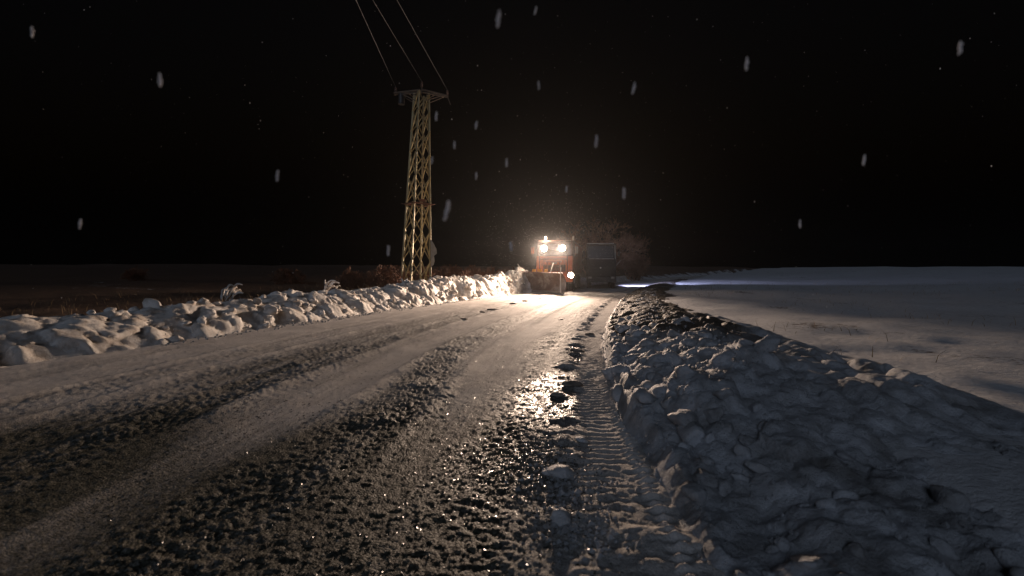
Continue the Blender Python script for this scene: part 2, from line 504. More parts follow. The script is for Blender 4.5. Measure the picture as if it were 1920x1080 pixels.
    z = z * (1 - 0.85 * wet) + flat * 0.85 * wet
    wet = wet * (1 - 0.75 * np.clip(clump * 2.5, 0, 1)) * (0.5 + 0.9 * fbm(x * 16, y * 10, 233, 2))
    grit = np.clip(0.15 + 0.55 * np.clip(rough, 0, 1) + 0.80 * near * sstep(0.75, 1.35, t) - 0.10 * track - 0.35 * np.clip(smooth_c, 0, 1)
                   - 0.22 * sstep(6, 15, y) - 0.10 * sstep(4.2, 6.5, t), 0, 1)
    grit = grit * (1 - 0.25 * track)
    low = np.clip(0.5 - z * 14, -0.8, 0.8) * (1 - 0.35 * track)
    streak = 0.42 * (fbm(t * 5.5, s * 0.30, 201, 4) - 0.5) + 0.30 * (fbm(t * 17, s * 0.7, 207, 3) - 0.5)
    z = z - 0.018 * streak * sstep(0.5, 0.8, t)
    streak = streak * (1 - track)
    return z, grit, wet, low, streak

def build_road():
    nr, na = 860, 760
    r = 0.9 * np.exp(np.linspace(0, math.log(70 / 0.9), nr))
    a = np.concatenate([np.linspace(-62, -24, 250, endpoint=False), np.linspace(-24, 24, 430, endpoint=False), np.linspace(24, 60, 80)]) * math.pi / 180
    RR, AA = np.meshgrid(r, a, indexing='ij')
    X, Y = RR * np.sin(AA), RR * np.cos(AA)
    keep = (X > xl(Y) - 0.9) & (X < xr(Y) + 0.35)
    z, grit, wet, low, streak = road_surface(X, Y)
    me = grid_mesh('road', np.stack([X, Y, z], -1), M_ROAD, {'grit': grit, 'wet': wet, 'low': low, 'streak': streak}, keep)
    o = link_mesh('road', me)
    tag(o, 'slushy gravel road with tyre tracks and wet patches', kind='structure')
    # the road carries on far beyond and behind in a plainer sheet just below
    yy = np.concatenate([np.linspace(-19, 60, 60), np.linspace(64, 310, 50)])
    u = np.linspace(-0.06, 1.04, 14)
    YY, UU = np.meshgrid(yy, u, indexing='ij')
    XX = xl(YY) + (xr(YY) - xl(YY)) * UU
    ZZ = np.full_like(XX, -0.075) + 0.07 * sstep(62, 72, YY)
    me = grid_mesh('road_bed', np.stack([XX, YY, ZZ], -1), M_ROAD, {'grit': 0.3 + 0 * XX, 'wet': 0 * XX, 'low': 0 * XX})
    tag(link_mesh('road_bed', me), 'packed snowy road running on into the dark', kind='structure')
build_road()

def ground_height(x, y):
    dl = xl(y) - x; dr = x - xr(y)
    inside = np.maximum(dl, dr)
    z = np.full(x.shape, -0.22)
    left = 0.42 * sstep(0.9, 2.4, dl) + 0.75 * sstep(2.5, 16, dl) * sstep(4, 20, y) + 0.6 * sstep(20, 70, dl)
    right = 0.36 * sstep(0.8, 1.8, dr) + 0.45 * sstep(8, 60, dr)
    z = z + (left + 0.1) * (dl > 0.5) + (right + 0.1) * (dr > 0.5)
    z = z + (inside > 0.9) * (0.35 * (fbm(x * 0.16, y * 0.16, 90, 4) - 0.5) + 0.14 * (fbm(x * 0.9, y * 0.9, 95, 3) - 0.5)) * sstep(0.9, 3, inside)
    z = z + 0.38 * np.exp(-(((dl - 2.6) / 1.1) ** 2 + ((y - 20.5) / 3.0) ** 2)) * (dl > 1.0)
    far = np.hypot(x, y)
    z = z + 1.3 * sstep(38, 90, far) * (fbm(x * 0.05, y * 0.05, 97, 4) - 0.35) * (inside > 3)
    z = z + 3.0 * sstep(90, 280, far) * fbm(x * 0.012 + 5, y * 0.012, 99, 3)
    z = np.where(inside < 1.0, np.where(inside < 0.6, -0.28, z), z)
    return z

def build_ground():
    nr, na = 230, 420
    r = np.concatenate([[0.02], 0.5 * np.exp(np.linspace(0, math.log(300 / 0.5), nr - 1))])
    a = np.linspace(0, 2 * math.pi, na)
    RR, AA = np.meshgrid(r, a, indexing='ij')
    X, Y = RR * np.sin(AA), RR * np.cos(AA)
    Z = ground_height(X, Y)
    dl = xl(Y) - X; dr = X - xr(Y)
    snow = np.where(dl > 0, 0.62 - 0.45 * sstep(2.6, 5.0, dl) - 0.2 * sstep(19, 25, Y) * sstep(2.0, 3.0, dl), 0.74)
    me = grid_mesh('ground', np.stack([X, Y, Z], -1), M_GROUND, {'snow': snow})
    tag(link_mesh('ground', me), 'dark field patched with snow on both sides of the road', kind='structure')
build_ground()

# ------------------------------------------------------------------ clods
def clod_mesh(name, seed, mat, flat=0.75, sub=3, sharp=1.0):
    bm = bmesh.new()
    bmesh.ops.create_icosphere(bm, subdivisions=sub, radius=1.0)
    r_ = random.Random(seed)
    cuts = [(Vector((r_.gauss(0, 1), r_.gauss(0, 1), r_.gauss(0, 1))).normalized(), r_.uniform(0.45, 0.85)) for _ in range(14)]
    for v in bm.verts:
        p = v.co.copy()
        for n, d in cuts:                     # broken faces
            k = p.dot(n) - d
            if k > 0: p -= n * k * 0.6 * sharp
        from mathutils import noise as mn
        q = p * 1.7 + Vector((seed * 3.1, seed * 1.7, 0))
        p *= 1 + 0.20 * mn.fractal(q, 1.0, 2.0, 3) + 0.09 * mn.noise(q * 4) + 0.04 * mn.noise(q * 9)
        p.z *= flat
        v.co = p
    me = bpy.data.meshes.new(name); bm.to_mesh(me); bm.free()
    me.polygons.foreach_set('use_smooth', np.ones(len(me.polygons), bool))
    me.materials.append(mat)
    return me
CLODS = [clod_mesh('snow_clod', k, M_SNOW) for k in range(10)]
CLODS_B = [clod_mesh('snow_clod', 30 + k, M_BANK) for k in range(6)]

def put_clod(me, loc, size, parent=None, name='snow_clod', rnd=rng, squash=(0.75, 1.3)):
    o = link_mesh(name, me, parent)
    o.location = loc
    o.rotation_euler = (rnd.uniform(-.5, .5), rnd.uniform(-.5, .5), rnd.uniform(0, 6.28))
    o.scale = (size * rnd.uniform(*squash), size * rnd.uniform(*squash), size * rnd.uniform(0.7, 1.05))
    return o

# ------------------------------------------------------------------ the snow thrown up along the left edge
_hb_y = [-10, 4, 10, 15, 17.5, 20, 24, 28, 31, 34, 60]
_hb_h = [.40, .42, .45, .55, .62, .74, .88, 1.02, 1.10, .55, .5]
def left_profile(y, v):
    H = np.interp(y, _hb_y, _hb_h) * (0.75 + 0.5 * fbm(y * 0.55, y * 0, 105, 3))
    f1, f2, val = worley(v / 0.42 + 0.3 * np.sin(y), y / 0.55, 111)
    g1, g2, val2 = worley(v / 0.19, y / 0.23, 117)
    prof = sstep(-0.15, 0.95, v) * (1 - 0.55 * sstep(1.2, 2.6, v)) 
    lump = dome(f1, 0.78) * (0.3 + val) * 0.20 + dome(g1, 0.75) * (0.2 + val2) * 0.07
    edge = sstep(-0.2, 0.25, v) * (1 - sstep(2.6, 3.3, v))
    z = H * prof + edge * lump * (0.6 + 0.5 * H) + 0.07 * (fbm(v * 4, y * 4, 121, 4) - 0.5) * edge
    z = z + edge * (0.05 * (fbm(v * 6, y * 6, 195, 4) - 0.5))
    return z - 0.06 * (1 - edge), lump

def build_left_bank():
    y = np.concatenate([np.linspace(0.5, 12, 200, endpoint=False), np.linspace(12, 32.5, 620), np.linspace(32.6, 62, 160)])
    v = np.concatenate([np.linspace(-0.35, 1.6, 84, endpoint=False), np.linspace(1.6, 3.6, 40)])
    YY, VV = np.meshgrid(y, v, indexing='ij')
    Z, lump = left_profile(YY, VV)
    jag = 0.35 * (fbm(YY * 0.9, YY * 0, 131, 4) - 0.5)
    X = xl(YY) + jag * (1 - sstep(0.6, 1.6, VV)) - VV + 0.25 * lump
    back = ground_height(X - 0.3, YY)
    Z = np.where(VV > 2.3, np.maximum(Z, back * sstep(2.3, 3.2, VV) - 0.05), Z)
    Z = Z - 0.25 * sstep(3.3, 3.6, VV)
    Yd = YY + 0.12 * (fbm(VV * 3, YY * 3, 141, 3) - 0.5)
    me = grid_mesh('snow_bank', np.stack([X, Yd, Z], -1), M_SNOW)
    root = link_mesh('snow_bank', me)
    tag(root, 'long lumpy bank of freshly ploughed snow along the pylon side of the road', 'snow bank')
    for k in range(215):
        yy = 12 + 19.5 * rng.random() ** 0.85 if k < 170 else rng.uniform(4, 14)
        vv = rng.uniform(0.0, 1.7) if rng.random() < .75 else rng.uniform(-0.1, 0.4)
        zz = float(left_profile(np.array([yy]), np.array([vv]))[0][0])
        sz = rng.uniform(0.06, 0.17) * (1.35 if rng.random() < 0.18 else 1)
        put_clod(rng.choice(CLODS), (float(xl(np.array([yy]))[0]) - vv, yy, zz + sz * 0.2), sz, root)
build_left_bank()

# ------------------------------------------------------------------ the bank on the right
def right_profile(y, v):
    hh = 0.8 + 0.45 * fbm(y * 0.5, y * 0, 155, 3)
    nearb = sstep(2.2, 4.6, y)
    farb = sstep(7, 15, y)
    wall = (0.04 + 0.11 * nearb - 0.05 * farb) * sstep(0.0, 0.10 + 0.25 * (1 - nearb), v)
    rise = (0.27 - 0.10 * farb) * (0.35 + 0.65 * nearb) * sstep(0.12, 1.15, v) * hh - 0.16 * sstep(1.6, 3.2, v)
    f1, f2, val = worley(v / 0.46 + 0.5 * fbm(y * 1.1, v, 163, 2), y / 0.6, 161)
    g1, g2, val2 = worley(v / 0.17, y / 0.2, 167)
    edge = sstep(0.02, 0.16, v) * (1 - sstep(2.8, 3.6, v))
    lump = dome(f1, 0.75) * (0.15 + val) * 0.17 + dome(g1, 0.72) * (0.1 + val2) * 0.06
    far = sstep(12, 18, y)
    z = wall + rise + edge * lump * (1 - 0.6 * farb) * (0.45 + 0.55 * nearb) + (0.03 + 0.05 * (1 - nearb)) * (fbm(v * 9, y * 9, 175, 4) - 0.5) * sstep(-0.02, 0.1, v) + 0.05 * (fbm(v * 4, y * 4, 171, 4) - 0.5) * edge
    z = z + edge * (0.045 * (fbm(v * 6, y * 6, 191, 4) - 0.5) + 0.016 * (fbm(v * 26, y * 26, 193, 3) - 0.5)) 
    return z, lump

def build_right_bank():
    y = 0.35 * np.exp(np.linspace(0, math.log(60 / 0.35), 760))
    v = np.concatenate([np.linspace(-0.06, 0.16, 26, endpoint=False), np.linspace(0.16, 1.8, 84, endpoint=False), np.linspace(1.8, 3.9, 40)])
    YY, VV = np.meshgrid(y, v, indexing='ij')
    Z, lump = right_profile(YY, VV)
    jag = 0.12 * (fbm(YY * 1.6, YY * 0, 181, 4) - 0.5) + 0.10 * sstep(10, 14, YY) * (fbm(YY * 2.5, YY * 0, 183, 3) - 0.5)
    X = xr(YY) + VV + jag * (1 - sstep(0.4, 1.2, VV)) - 0.18 * lump * sstep(0.1, 0.4, VV)
    Z = np.where(VV < 0.0, -0.10 - 0 * Z, Z)
    Z = np.where(VV > 2.6, np.maximum(Z * (1 - sstep(3.4, 3.9, VV)), ground_height(X, YY) * sstep(2.6, 3.4, VV) - 0.04), Z)
    Z = Z - 0.3 * sstep(3.6, 3.9, VV)
    second_tone = 1.15 * sstep(6.0, 9.5, YY + 1.0 * VV) * sstep(0.02, 0.14, VV) * (1 - sstep(2.2, 3.2, VV)) * (0.55 + 0.8 * fbm(VV * 1.5, YY * 0.7, 221, 3))  # browner and darker further along the bank, in patches
    me = grid_mesh('snow_bank', np.stack([X, YY, Z], -1), M_BANK, {'second_tone': np.clip(second_tone, 0, 1)})
    root = link_mesh('snow_bank', me)
    tag(root, 'grey lumpy snow bank rising from the tyre track beside the camera', 'snow bank')
    for k in range(150):
        yy = 1.6 + 20 * rng.random() ** 1.7 if k < 95 else rng.uniform(2.6, 9.5)
        vv = rng.uniform(0.15, 1.7) if k < 95 else rng.uniform(0.05, 0.75)
        zz = float(right_profile(np.array([yy]), np.array([vv]))[0][0])
        sz = rng.uniform(0.05, 0.14) * (1.3 if rng.random() < 0.2 else 1) * min(1.0, 0.25 + yy / 6) * (0.6 if yy > 12 else 1.0)
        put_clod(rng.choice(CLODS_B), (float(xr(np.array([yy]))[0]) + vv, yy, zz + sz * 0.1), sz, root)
build_right_bank()

# ------------------------------------------------------------------ loose clods lying on the road
def on_road(px, py):
    th = math.atan2(py - 540, F_PX) + PITCH
    y = CAM_H / math.tan(th)
    depth = y * math.cos(PITCH) + CAM_H * math.sin(PITCH)
    return Vector(((px - 960) / F_PX * depth, y, 0))

loose = [  # px, py at its foot, size (m), kind, label, stretch
    (1054, 900, .115, 'c', 'big wet snow clod lying in front of the nearest puddle glints', 1.0),
    (1030, 895, .06, 'c', 'low wedge of snow leaning on the biggest clod on the road', 1.2),
    (1057, 992, .082, 'c', 'upright rounded snow clod nearest to the camera', 1.0),
    (1090, 832, .06, 'c', 'small dark snow clod on the edge of the tyre track below the bright puddle', 1.3),
    (1074, 728, .12, 's', 'large dark slush clod at the upper right rim of the bright puddle', 1.3),
    (1046, 746, .09, 's', 'flat dark slush clod lying inside the bright puddle glare', 1.4),
    (1108, 628, .13, 's', 'round dark slush clod against the far end of the tyre track', 0.9),
    (1098, 607, .10, 's', 'small slush clod just beyond the far end of the tyre track', 1.0),
    (1085, 660, .11, 's', 'slush clod beside the tyre track halfway along the bank', 1.3),
    (1012, 562, .10, 's', 'lone dark clod on the road below the plough blade', 1.2),
    (985, 567, .14, 's', 'dark clod at the far end of the row of clods leading to the plough', 1.3),
    (962, 572, .15, 's', 'second dark clod in the row of clods leading to the plough', 1.4),
    (925, 584, .17, 's', 'largest dark clod in the row of clods leading to the plough', 1.5),
    (905, 588, .10, 's', 'small dark clod touching the largest one of the row', 1.2),
    (870, 603, .09, 's', 'dark clod at the near end of the row of clods leading to the plough', 1.6),
    (1052, 600, .07, 's', 'small clod alone on the smooth pale part of the road', 1.3),
]
for i, (px, py, sz, kd, lab, st) in enumerate(loose):
    p = on_road(px, py)
    z = float(road_surface(np.array([p.x]), np.array([p.y]))[0][0])
    me = clod_mesh('snow_clod', 60 + i, M_CLOD if kd == 'c' else M_SLUSH, 0.8)
    o = link_mesh('snow_clod' if kd == 'c' else 'slush_clod', me)
    flatk = 0.68 if kd == 'c' else 0.42
    if 'upright' in lab: flatk = 0.95
    o.location = (p.x, p.y + sz * 0.7, z + sz * flatk * (0.16 if kd == 'c' else 0.3))
    o.scale = (sz * st, sz * 0.9, sz * flatk)
    o.rotation_euler = (0, 0, rng.uniform(-.4, .4))
    tag(o, lab, 'clod', 'loose clods on the road')

# ------------------------------------------------------------------ pylon
PYL = at(779, 536, 23.0)
def build_pylon():
    gz = float(ground_height(np.array([PYL.x]), np.array([PYL.y]))[0])
    root = empty('lattice_pylon', (PYL.x, PYL.y, gz - 0.05), R(38))
    root.rotation_euler = (Matrix.Rotation(R(2.2), 3, 'Y') @ Matrix.Rotation(R(38), 3, 'Z')).to_euler()
    tag(root, 'tall steel lattice pylon standing behind the ploughed snow bank', 'pylon')
    top = at(790, 178, 23.0).z - gz
    b0, b1 = 0.55, 0.26
    hw = lambda z: b0 + (b1 - b0) * z / top
    sg = ((1, 1), (-1, 1), (-1, -1), (1, -1))
    for sx, sy in sg:
        bar('leg', (sx * b0, sy * b0, -0.3), (sx * b1, sy * b1, top), 0.085, M_STEEL, root)
    n = 8
    hs = [1.5 * 0.92 ** k for k in range(n)]
    zs = [0.0]
    for h in hs: zs.append(zs[-1] + h)
    zs = [z * (top - 0.02) / zs[-1] for z in zs]
    for k in range(n):
        za, zb = zs[k] + 0.03, zs[k + 1]
        wa, wb = hw(za), hw(zb)
        for f in range(4):
            (ax, ay), (bx, by) = sg[f], sg[(f + 1) % 4]
            nx, ny = (ax + bx) / 2, (ay + by) / 2
            o1, o2 = 0.030, 0.012
            pa = Vector((ax * wa + nx * o1, ay * wa + ny * o1, za)); pb = Vector((bx * wb + nx * o1, by * wb + ny * o1, zb))
            pc = Vector((bx * wa - nx * o2, by * wa - ny * o2, za)); pd = Vector((ax * wb - nx * o2, ay * wb - ny * o2, zb))
            bar('brace', pa, pb, 0.056, M_STEEL, root)
            bar('brace', pc, pd, 0.046, M_STEEL, root)
    # girdle with a rusty warning plate
    zg = at(780, 382, 23.0).z - gz
    w = hw(zg) + 0.06
    for f in range(4):
        (ax, ay), (bx, by) = sg[f], sg[(f + 1) % 4]
        bar('girdle_bar', (ax * w * 1.0, ay * w, zg), (bx * w, by * w, zg), 0.075, M_RUSTPLATE, root)
    for sx, sy in sg:
        bar('climbing_guard_spike', (sx * w, sy * w, zg), (sx * (w + .13), sy * (w + .13), zg + .03), 0.03, M_RUSTPLATE, root)
    plate = MB().box((-0.02, -w - 0.05, zg + 0.13), (0.40, 0.012, 0.14), bevel=0.004).build('warning_plate', M_RUSTPLATE, root)
    MB().box((0.14, -w - 0.062, zg + 0.13), (0.06, 0.006, 0.06)).build('bolt_plate', M_STEEL, plate)
    # dented sheet hanging at the right-hand leg
    zc = at(803, 470, 23.0).z - gz
    mb = MB()
    wv = hw(zc)
    c0 = Vector((wv, -wv, zc))
    d = Vector((1, -0.15, 0)).normalized()
    prof = [(0.02, .62), (0.16, .42), (.30, .12), (.34, -.05), (.20, -.18), (.24, -.40), (.17, -.62), (.03, -.72)]
    vs = []
    for th in (-0.02, 0.02):
        off = Vector((-d.y, d.x, 0)) * th
        vs.append([mb.bm.verts.new(c0 + d * a + Vector((0, 0, z)) + off + Vector((0.02 * math.sin(z * 7), 0, 0))) for a, z in prof])
    mb.bm.faces.new(vs[0]); mb.bm.faces.new(vs[1][::-1])
    m_ = len(prof)
    for i in range(m_):
        mb.bm.faces.new((vs[0][i], vs[1][i], vs[1][(i + 1) % m_], vs[0][(i + 1) % m_]))
    mb.build('dented_sheet', M_PALEPLATE, root)
    # concrete foot under each leg
    for sx, sy in sg:
        MB().box((sx * b0, sy * b0, 0.0), (0.34, 0.34, 0.5), bevel=0.03).build('foot', M_PALEPLATE, root)
    # cross-arm, turned square to the wires
    arm = empty('cross_arm', (0, 0, top)); arm.parent = root; arm.rotation_euler = (0, 0, R(-38 + 6))
    L = 1.30
    for sy in (-1, 1):
        bar('arm_beam', (-L, sy * 0.10, -0.12), (-0.05, sy * 0.16, 0.10), 0.06, M_ARM, arm)
        bar('arm_beam', (0.05, sy * 0.16, 0.12), (L, sy * 0.10, -0.06), 0.06, M_ARM, arm)
        bar('arm_strut', (-L * 0.8, sy * 0.12, -0.10), (-0.26, sy * 0.24, -0.46), 0.04, M_ARM, arm)
        bar('arm_strut', (L * 0.8, sy * 0.12, -0.06), (0.26, sy * 0.24, -0.40), 0.04, M_ARM, arm)
        bar('arm_brace', (-0.62, sy * 0.13, -0.05), (-0.24, sy * 0.24, -0.2), 0.035, M_ARM, arm)
        bar('arm_brace', (0.62, sy * 0.13, 0.0), (0.24, sy * 0.24, -0.16), 0.035, M_ARM, arm)
    for x in (-1.05, -0.55, 0.55, 1.05):
        bar('arm_rung', (x, -0.12, -0.02 - 0.06 * abs(x)), (x, 0.12, -0.02 - 0.06 * abs(x)), 0.04, M_ARM, arm)
    bar('peak_post', (0, 0, 0.0), (0, 0, 0.30), 0.06, M_ARM, arm)
    bar('end_hanger', (L - 0.05, 0, -0.05), (L + 0.12, 0, -0.45), 0.04, M_ARM, arm)
    for x, z in ((-1.24, -0.09), (0, 0.28), (1.24, -0.03)):
        MB().lathe([(0.012, 0), (0.05, .02), (.055, .07), (.03, .09), (.062, .12), (.06, .16), (.03, .18), (.05, .21), (.045, .26), (.01, .28)], (x, 0, z), 'Z', 14).build('insulator', M_PORCELAIN, arm, True)
    MB().lathe([(0.02, 0), (.16, .01), (.17, .45), (.15, .5), (.02, .51)], (-0.95, 0, -0.62), 'Z', 18).build('cut_out_can', M_BLACK, arm, True)
    return root, arm
pyl, arm = build_pylon()
bpy.context.view_layer.update()
MW = arm.matrix_world.copy()
for (lx, lz), (px, py, dep), sag, lab in (
        ((-1.24, 0.19), (590, -150, 11.0), 0.30, 'overhead wire from the camera-left end of the pylon cross-arm'),
        ((0.0, 0.56), (612, -140, 12.0), 0.25, 'middle overhead wire from the peak of the pylon'),
        ((1.24, 0.25), (700, -110, 13.0), 0.25, 'overhead wire from the road-side end of the pylon cross-arm')):
    A = MW @ Vector((lx, 0, lz)); Bn = at(px, py, dep)
    dirv = (Bn - A)
    E = A + dirv * (56 / abs(dirv.y)); E.z = A.z + (Bn.z - A.z) * 1.0
    pts = []
    for k in range(41):
        u = k / 40
        p = A.lerp(E, u); p.z += -4 * 0.9 * sag * u * (1 - u)
        pts.append(p)
    tag(MB().tube(pts, 0.007, 6).build('overhead_wire', M_WIRE, None, True), lab, 'wire', 'wires strung from the pylon')
# ------------------------------------------------------------------ plough truck
TR_YAW = R(-13)
tr = empty('plough_truck', (2.85, 31.2, 0.03), TR_YAW)
tag(tr, 'orange snow plough truck with blazing lamps coming along the road', 'truck')
def spot(name, loc, aim, power, col, size, blend, parent, rad):
    d = bpy.data.lights.new(name, 'SPOT')
    d.energy = power; d.color = col; d.spot_size = R(size); d.spot_blend = blend; d.shadow_soft_size = rad
    o = bpy.data.objects.new(name, d); C.objects.link(o); o.parent = parent
    o.location = loc
    o.rotation_euler = (Vector(aim) - Vector(loc)).to_track_quat('-Z', 'Y').to_euler()
    return o

def wheel(parent, x, y, r, w):
    wz = empty('wheel', (x, y, r)); wz.parent = parent
    prof = [(r * .55, -w / 2), (r * .93, -w / 2), (r, -w * .38)]
    prof += [(r, w * .38), (r * .93, w / 2), (r * .55, w / 2)]
    tyre = MB().lathe(prof, (0, 0, 0), 'X', 30)
    for k in range(30):
        a = 6.28318 * k / 30
        tyre.box((0, math.cos(a) * r, math.sin(a) * r), (w * .8, .05, .05), (a, 0, 0))
    tyre.build('tyre', M_RUBBER, wz)
    MB().lathe([(r * .1, -w * .42), (r * .3, -w * .40), (r * .38, -w * .30), (r * .56, -w * .46), (r * .56, w * .46), (r * .38, w * .3), (r * .1, w * .42)], (0, 0, 0), 'X', 24).build('rim', M_RIM, wz, True)

def build_truck():
    # cab with raked windscreen
    prof = [(0.0, 0.95), (-0.02, 1.75), (0.02, 2.42), (1.95, 2.42), (1.95, 0.95)]
    cab = MB().prism(prof, -1.22, 1.22, 0.05).build('cab', M_ORANGE, tr, True)
    prof = [(0.03, 2.423), (0.22, 3.30), (0.42, 3.48), (1.85, 3.50), (1.95, 3.35), (1.94, 2.423)]
    MB().prism(prof, -1.20, 1.20, 0.06).build('cab_roof', M_DARKCAB, cab, True)
    ws = MB().prism([(0.025, 2.50), (0.19, 3.24), (0.23, 3.24), (0.07, 2.50)], -1.06, 1.06).build('windscreen', M_GLASS, cab)
    MB().box((0, -0.015, 2.44), (2.16, 0.03, 0.07), bevel=0.008).build('windscreen_sill', M_BLACK, cab)
    for s in (-1, 1):
        MB().tube([(s * 0.15, -0.02, 2.47), (s * 0.62, 0.09, 2.98)], 0.014, 6).build('wiper', M_BLACK, cab)
        MB().prism([(0.30, 2.52), (0.42, 3.15), (1.35, 3.18), (1.35, 2.52)], s * 1.215, s * 1.228).build('side_window', M_GLASS, cab)
        m_ = MB().tube([(s * 1.20, 0.06, 3.15), (s * 1.47, -0.10, 3.10), (s * 1.47, -0.10, 2.36), (s * 1.2, 0.02, 2.30)], 0.018, 6).build('mirror', M_BLACK, tr)
        MB().box((s * 1.48, -0.06, 2.78), (0.20, 0.07, 0.46), bevel=0.025).build('mirror_housing', M_PALEPLATE if s > 0 else M_ORANGE, m_)
        MB().box((s * 1.48, -0.02, 2.78), (0.16, 0.012, 0.40)).build('mirror_glass', M_LENS, m_)
        MB().box((s * 1.05, 0.6, 0.72), (0.42, 1.25, 0.34), bevel=0.05).build('mudguard', M_BLACK, tr)
    MB().box((0, 0.05, 3.36), (2.2, 0.26, 0.06), (0.2, 0, 0), bevel=0.01).build('sun_visor', M_BLACK, cab)
    g = MB().box((0, -0.035, 1.58), (1.5, 0.03, 0.46), bevel=0.01).build('grille', M_BLACK, cab)
    for k in range(5):
        MB().box((0, -0.062, 1.40 + k * 0.09), (1.42, 0.025, 0.035), bevel=0.006).build('grille_slat', M_DULLRED, g)
    MB().box((0, -0.07, 1.92), (0.36, 0.02, 0.10), bevel=0.006).build('badge_plate', M_PALEPLATE, cab)
    bmp = MB().box((0, -0.10, 0.84), (2.50, 0.26, 0.36), bevel=0.05).build('bumper', M_ORANGE, tr)
    MB().box((0, -0.24, 0.80), (0.54, 0.015, 0.12)).build('number_plate', M_WHITE, bmp)
    # main headlamps
    for s in (-1, 1):
        h = MB().lathe([(0.02, -0.06), (0.185, -0.05), (0.205, -0.10), (0.185, -0.11), (0.185, -0.10), (0.18, 0.12), (0.05, 0.16)], (s * 1.13, -0.20, 1.12), 'Y', 24).build('headlight', M_BLACK, tr, True)
        MB().lathe([(0.004, -0.095), (0.09, -0.09), (0.178, -0.072), (0.178, -0.064)], (s * 1.13, -0.20, 1.12), 'Y', 24).build('lens', M_LAMP, h, True)
        MB().box((s * 1.13, 0.0, 1.12), (0.36, 0.16, 0.36), bevel=0.03).build('headlight_surround', M_ORANGE, tr)
        spot('headlight_beam', (s * 1.13, -0.32, 1.12), (s * 1.13, -24, 0.4), HEAD_W, (1.0, 0.74, 0.56), 80, 1.0, tr, 0.13)
    # high work lamps on a tubular rack
    rack = MB().tube([(-0.98, -0.14, 0.98), (-0.98, -0.20, 2.72), (-0.90, -0.22, 2.78), (0.80, -0.22, 2.78), (0.88, -0.20, 2.72), (0.88, -0.14, 0.98)], 0.028, 8).build('lamp_rack', M_BLACK, tr, True)
    MB().tube([(-0.98, -0.19, 2.2), (0.88, -0.19, 2.2)], 0.022, 8).build('cross_tube', M_BLACK, rack, True)
    for x in (-0.66, 0.56):
        h = MB().lathe([(0.03, 0.14), (0.15, 0.10), (0.205, 0.0), (0.21, -0.05), (0.19, -0.05), (0.19, 0.0)], (x, -0.26, 2.90), 'Y', 24).build('work_light', M_BLACK, tr, True)
        MB().lathe([(0.004, -0.06), (0.11, -0.05), (0.19, -0.034), (0.19, -0.026)], (x, -0.26, 2.90), 'Y', 24).build('lens', M_LAMP, h, True)
        spot('work_light_beam', (x, -0.36, 2.90), (x - 1.8, -24, 2.7), WORK_W, (1.0, 0.74, 0.56), 90, 1.0, tr, 0.13)
        spot('work_light_spill', (x, -0.36, 2.90), (x - 0.4, -10, -0.6), SPILL_W, (1.0, 0.74, 0.56), 172, 0.25, tr, 0.13)
    # beacon
    bmp = MB().lathe([(0.10, 0), (0.10, .05), (.085, .06), (.02, .06)], (-0.68, 0.55, 3.50), 'Z', 18).build('beacon', M_BLACK, tr, True)
    MB().lathe([(0.07, 0.06), (0.075, .16), (.06, .21), (.01, .225)], (-0.68, 0.55, 3.50), 'Z', 18).build('beacon_dome', M_BEACON, bmp, True)
    bl = bpy.data.lights.new('beacon_glow', 'POINT'); bl.energy = BEACON_W; bl.color = (1.0, 0.62, 0.40); bl.shadow_soft_size = 0.09
    bo = bpy.data.objects.new('beacon_glow', bl); C.objects.link(bo); bo.parent = tr; bo.location = (-0.68, 0.55, 3.86)
    # exhaust
    MB().tube([(1.05, 2.05, 1.0), (1.05, 2.05, 3.7), (1.05, 2.18, 3.85)], 0.06, 10).build('exhaust_stack', M_PALEPLATE, tr, True)
    # chassis, spreader body
    for s in (-1, 1):
        MB().box((s * 0.42, 3.9, 0.88), (0.10, 7.6, 0.24), bevel=0.01).build('chassis_rail', M_BLACK, tr)
    hop = MB().prism([(2.25, 1.15), (2.25, 3.35), (7.5, 3.35), (7.7, 1.9), (7.2, 1.15)], -1.22, 1.22, 0.04).build('spreader_body', M_DULLRED, tr)
    for k in range(6):
        for s in (-1, 1):
            MB().box((s * 1.25, 2.5 + k * 0.95, 2.25), (0.06, 0.09, 2.1), bevel=0.01).build('body_rib', M_DULLRED, hop)
    MB().box((0, 4.9, 3.42), (2.3, 5.0, 0.10), bevel=0.03).build('salt_cover', M_BLACK, hop)
    for x in (-1.02, 1.02):
        wheel(tr, x, 1.25, 0.52, 0.32)
        wheel(tr, x, 5.1, 0.52, 0.34); wheel(tr, x, 6.35, 0.52, 0.34)
    # ---- plough
    pl = empty('plough', (-0.62, -1.95, 0)); pl.parent = tr; pl.rotation_euler = (0, 0, R(-33))
    # curved mouldboard, its hollow towards the camera (-Y)
    nl, nz = 40, 18
    Lh = 1.88
    P = np.zeros((nl, nz, 3)); 
    for i in range(nl):
        u = -1 + 2 * i / (nl - 1)
        Hh = 1.16 + 0.10 * (1 - (u + 1) / 2)
        for j in range(nz):
            w = j / (nz - 1)
            ang = -0.35 + 1.95 * w
            P[i, j] = (u * Lh, 0.32 - 0.58 * (1 - math.cos(ang - 0.55)) * 1.0 - 0.10 * w, 0.08 + Hh * w)
    dent = 0.012 * np.sin(P[..., 0] * 9) * np.sin(P[..., 2] * 5)
    P[..., 1] += dent
    me = grid_mesh('mouldboard', P, M_BLADE)
    ob = link_mesh('mouldboard', me, pl)
    sol = ob.modifiers.new('thick', 'SOLIDIFY'); sol.thickness = 0.02; sol.offset = 0
    yb, yt = P[0, 0, 1], P[0, -1, 1]
    MB().box((0, yb - 0.02, 0.085), (2 * Lh, 0.03, 0.15), bevel=0.005).build('cutting_edge', M_EDGE, pl)
    zt = P[0, -1, 2]
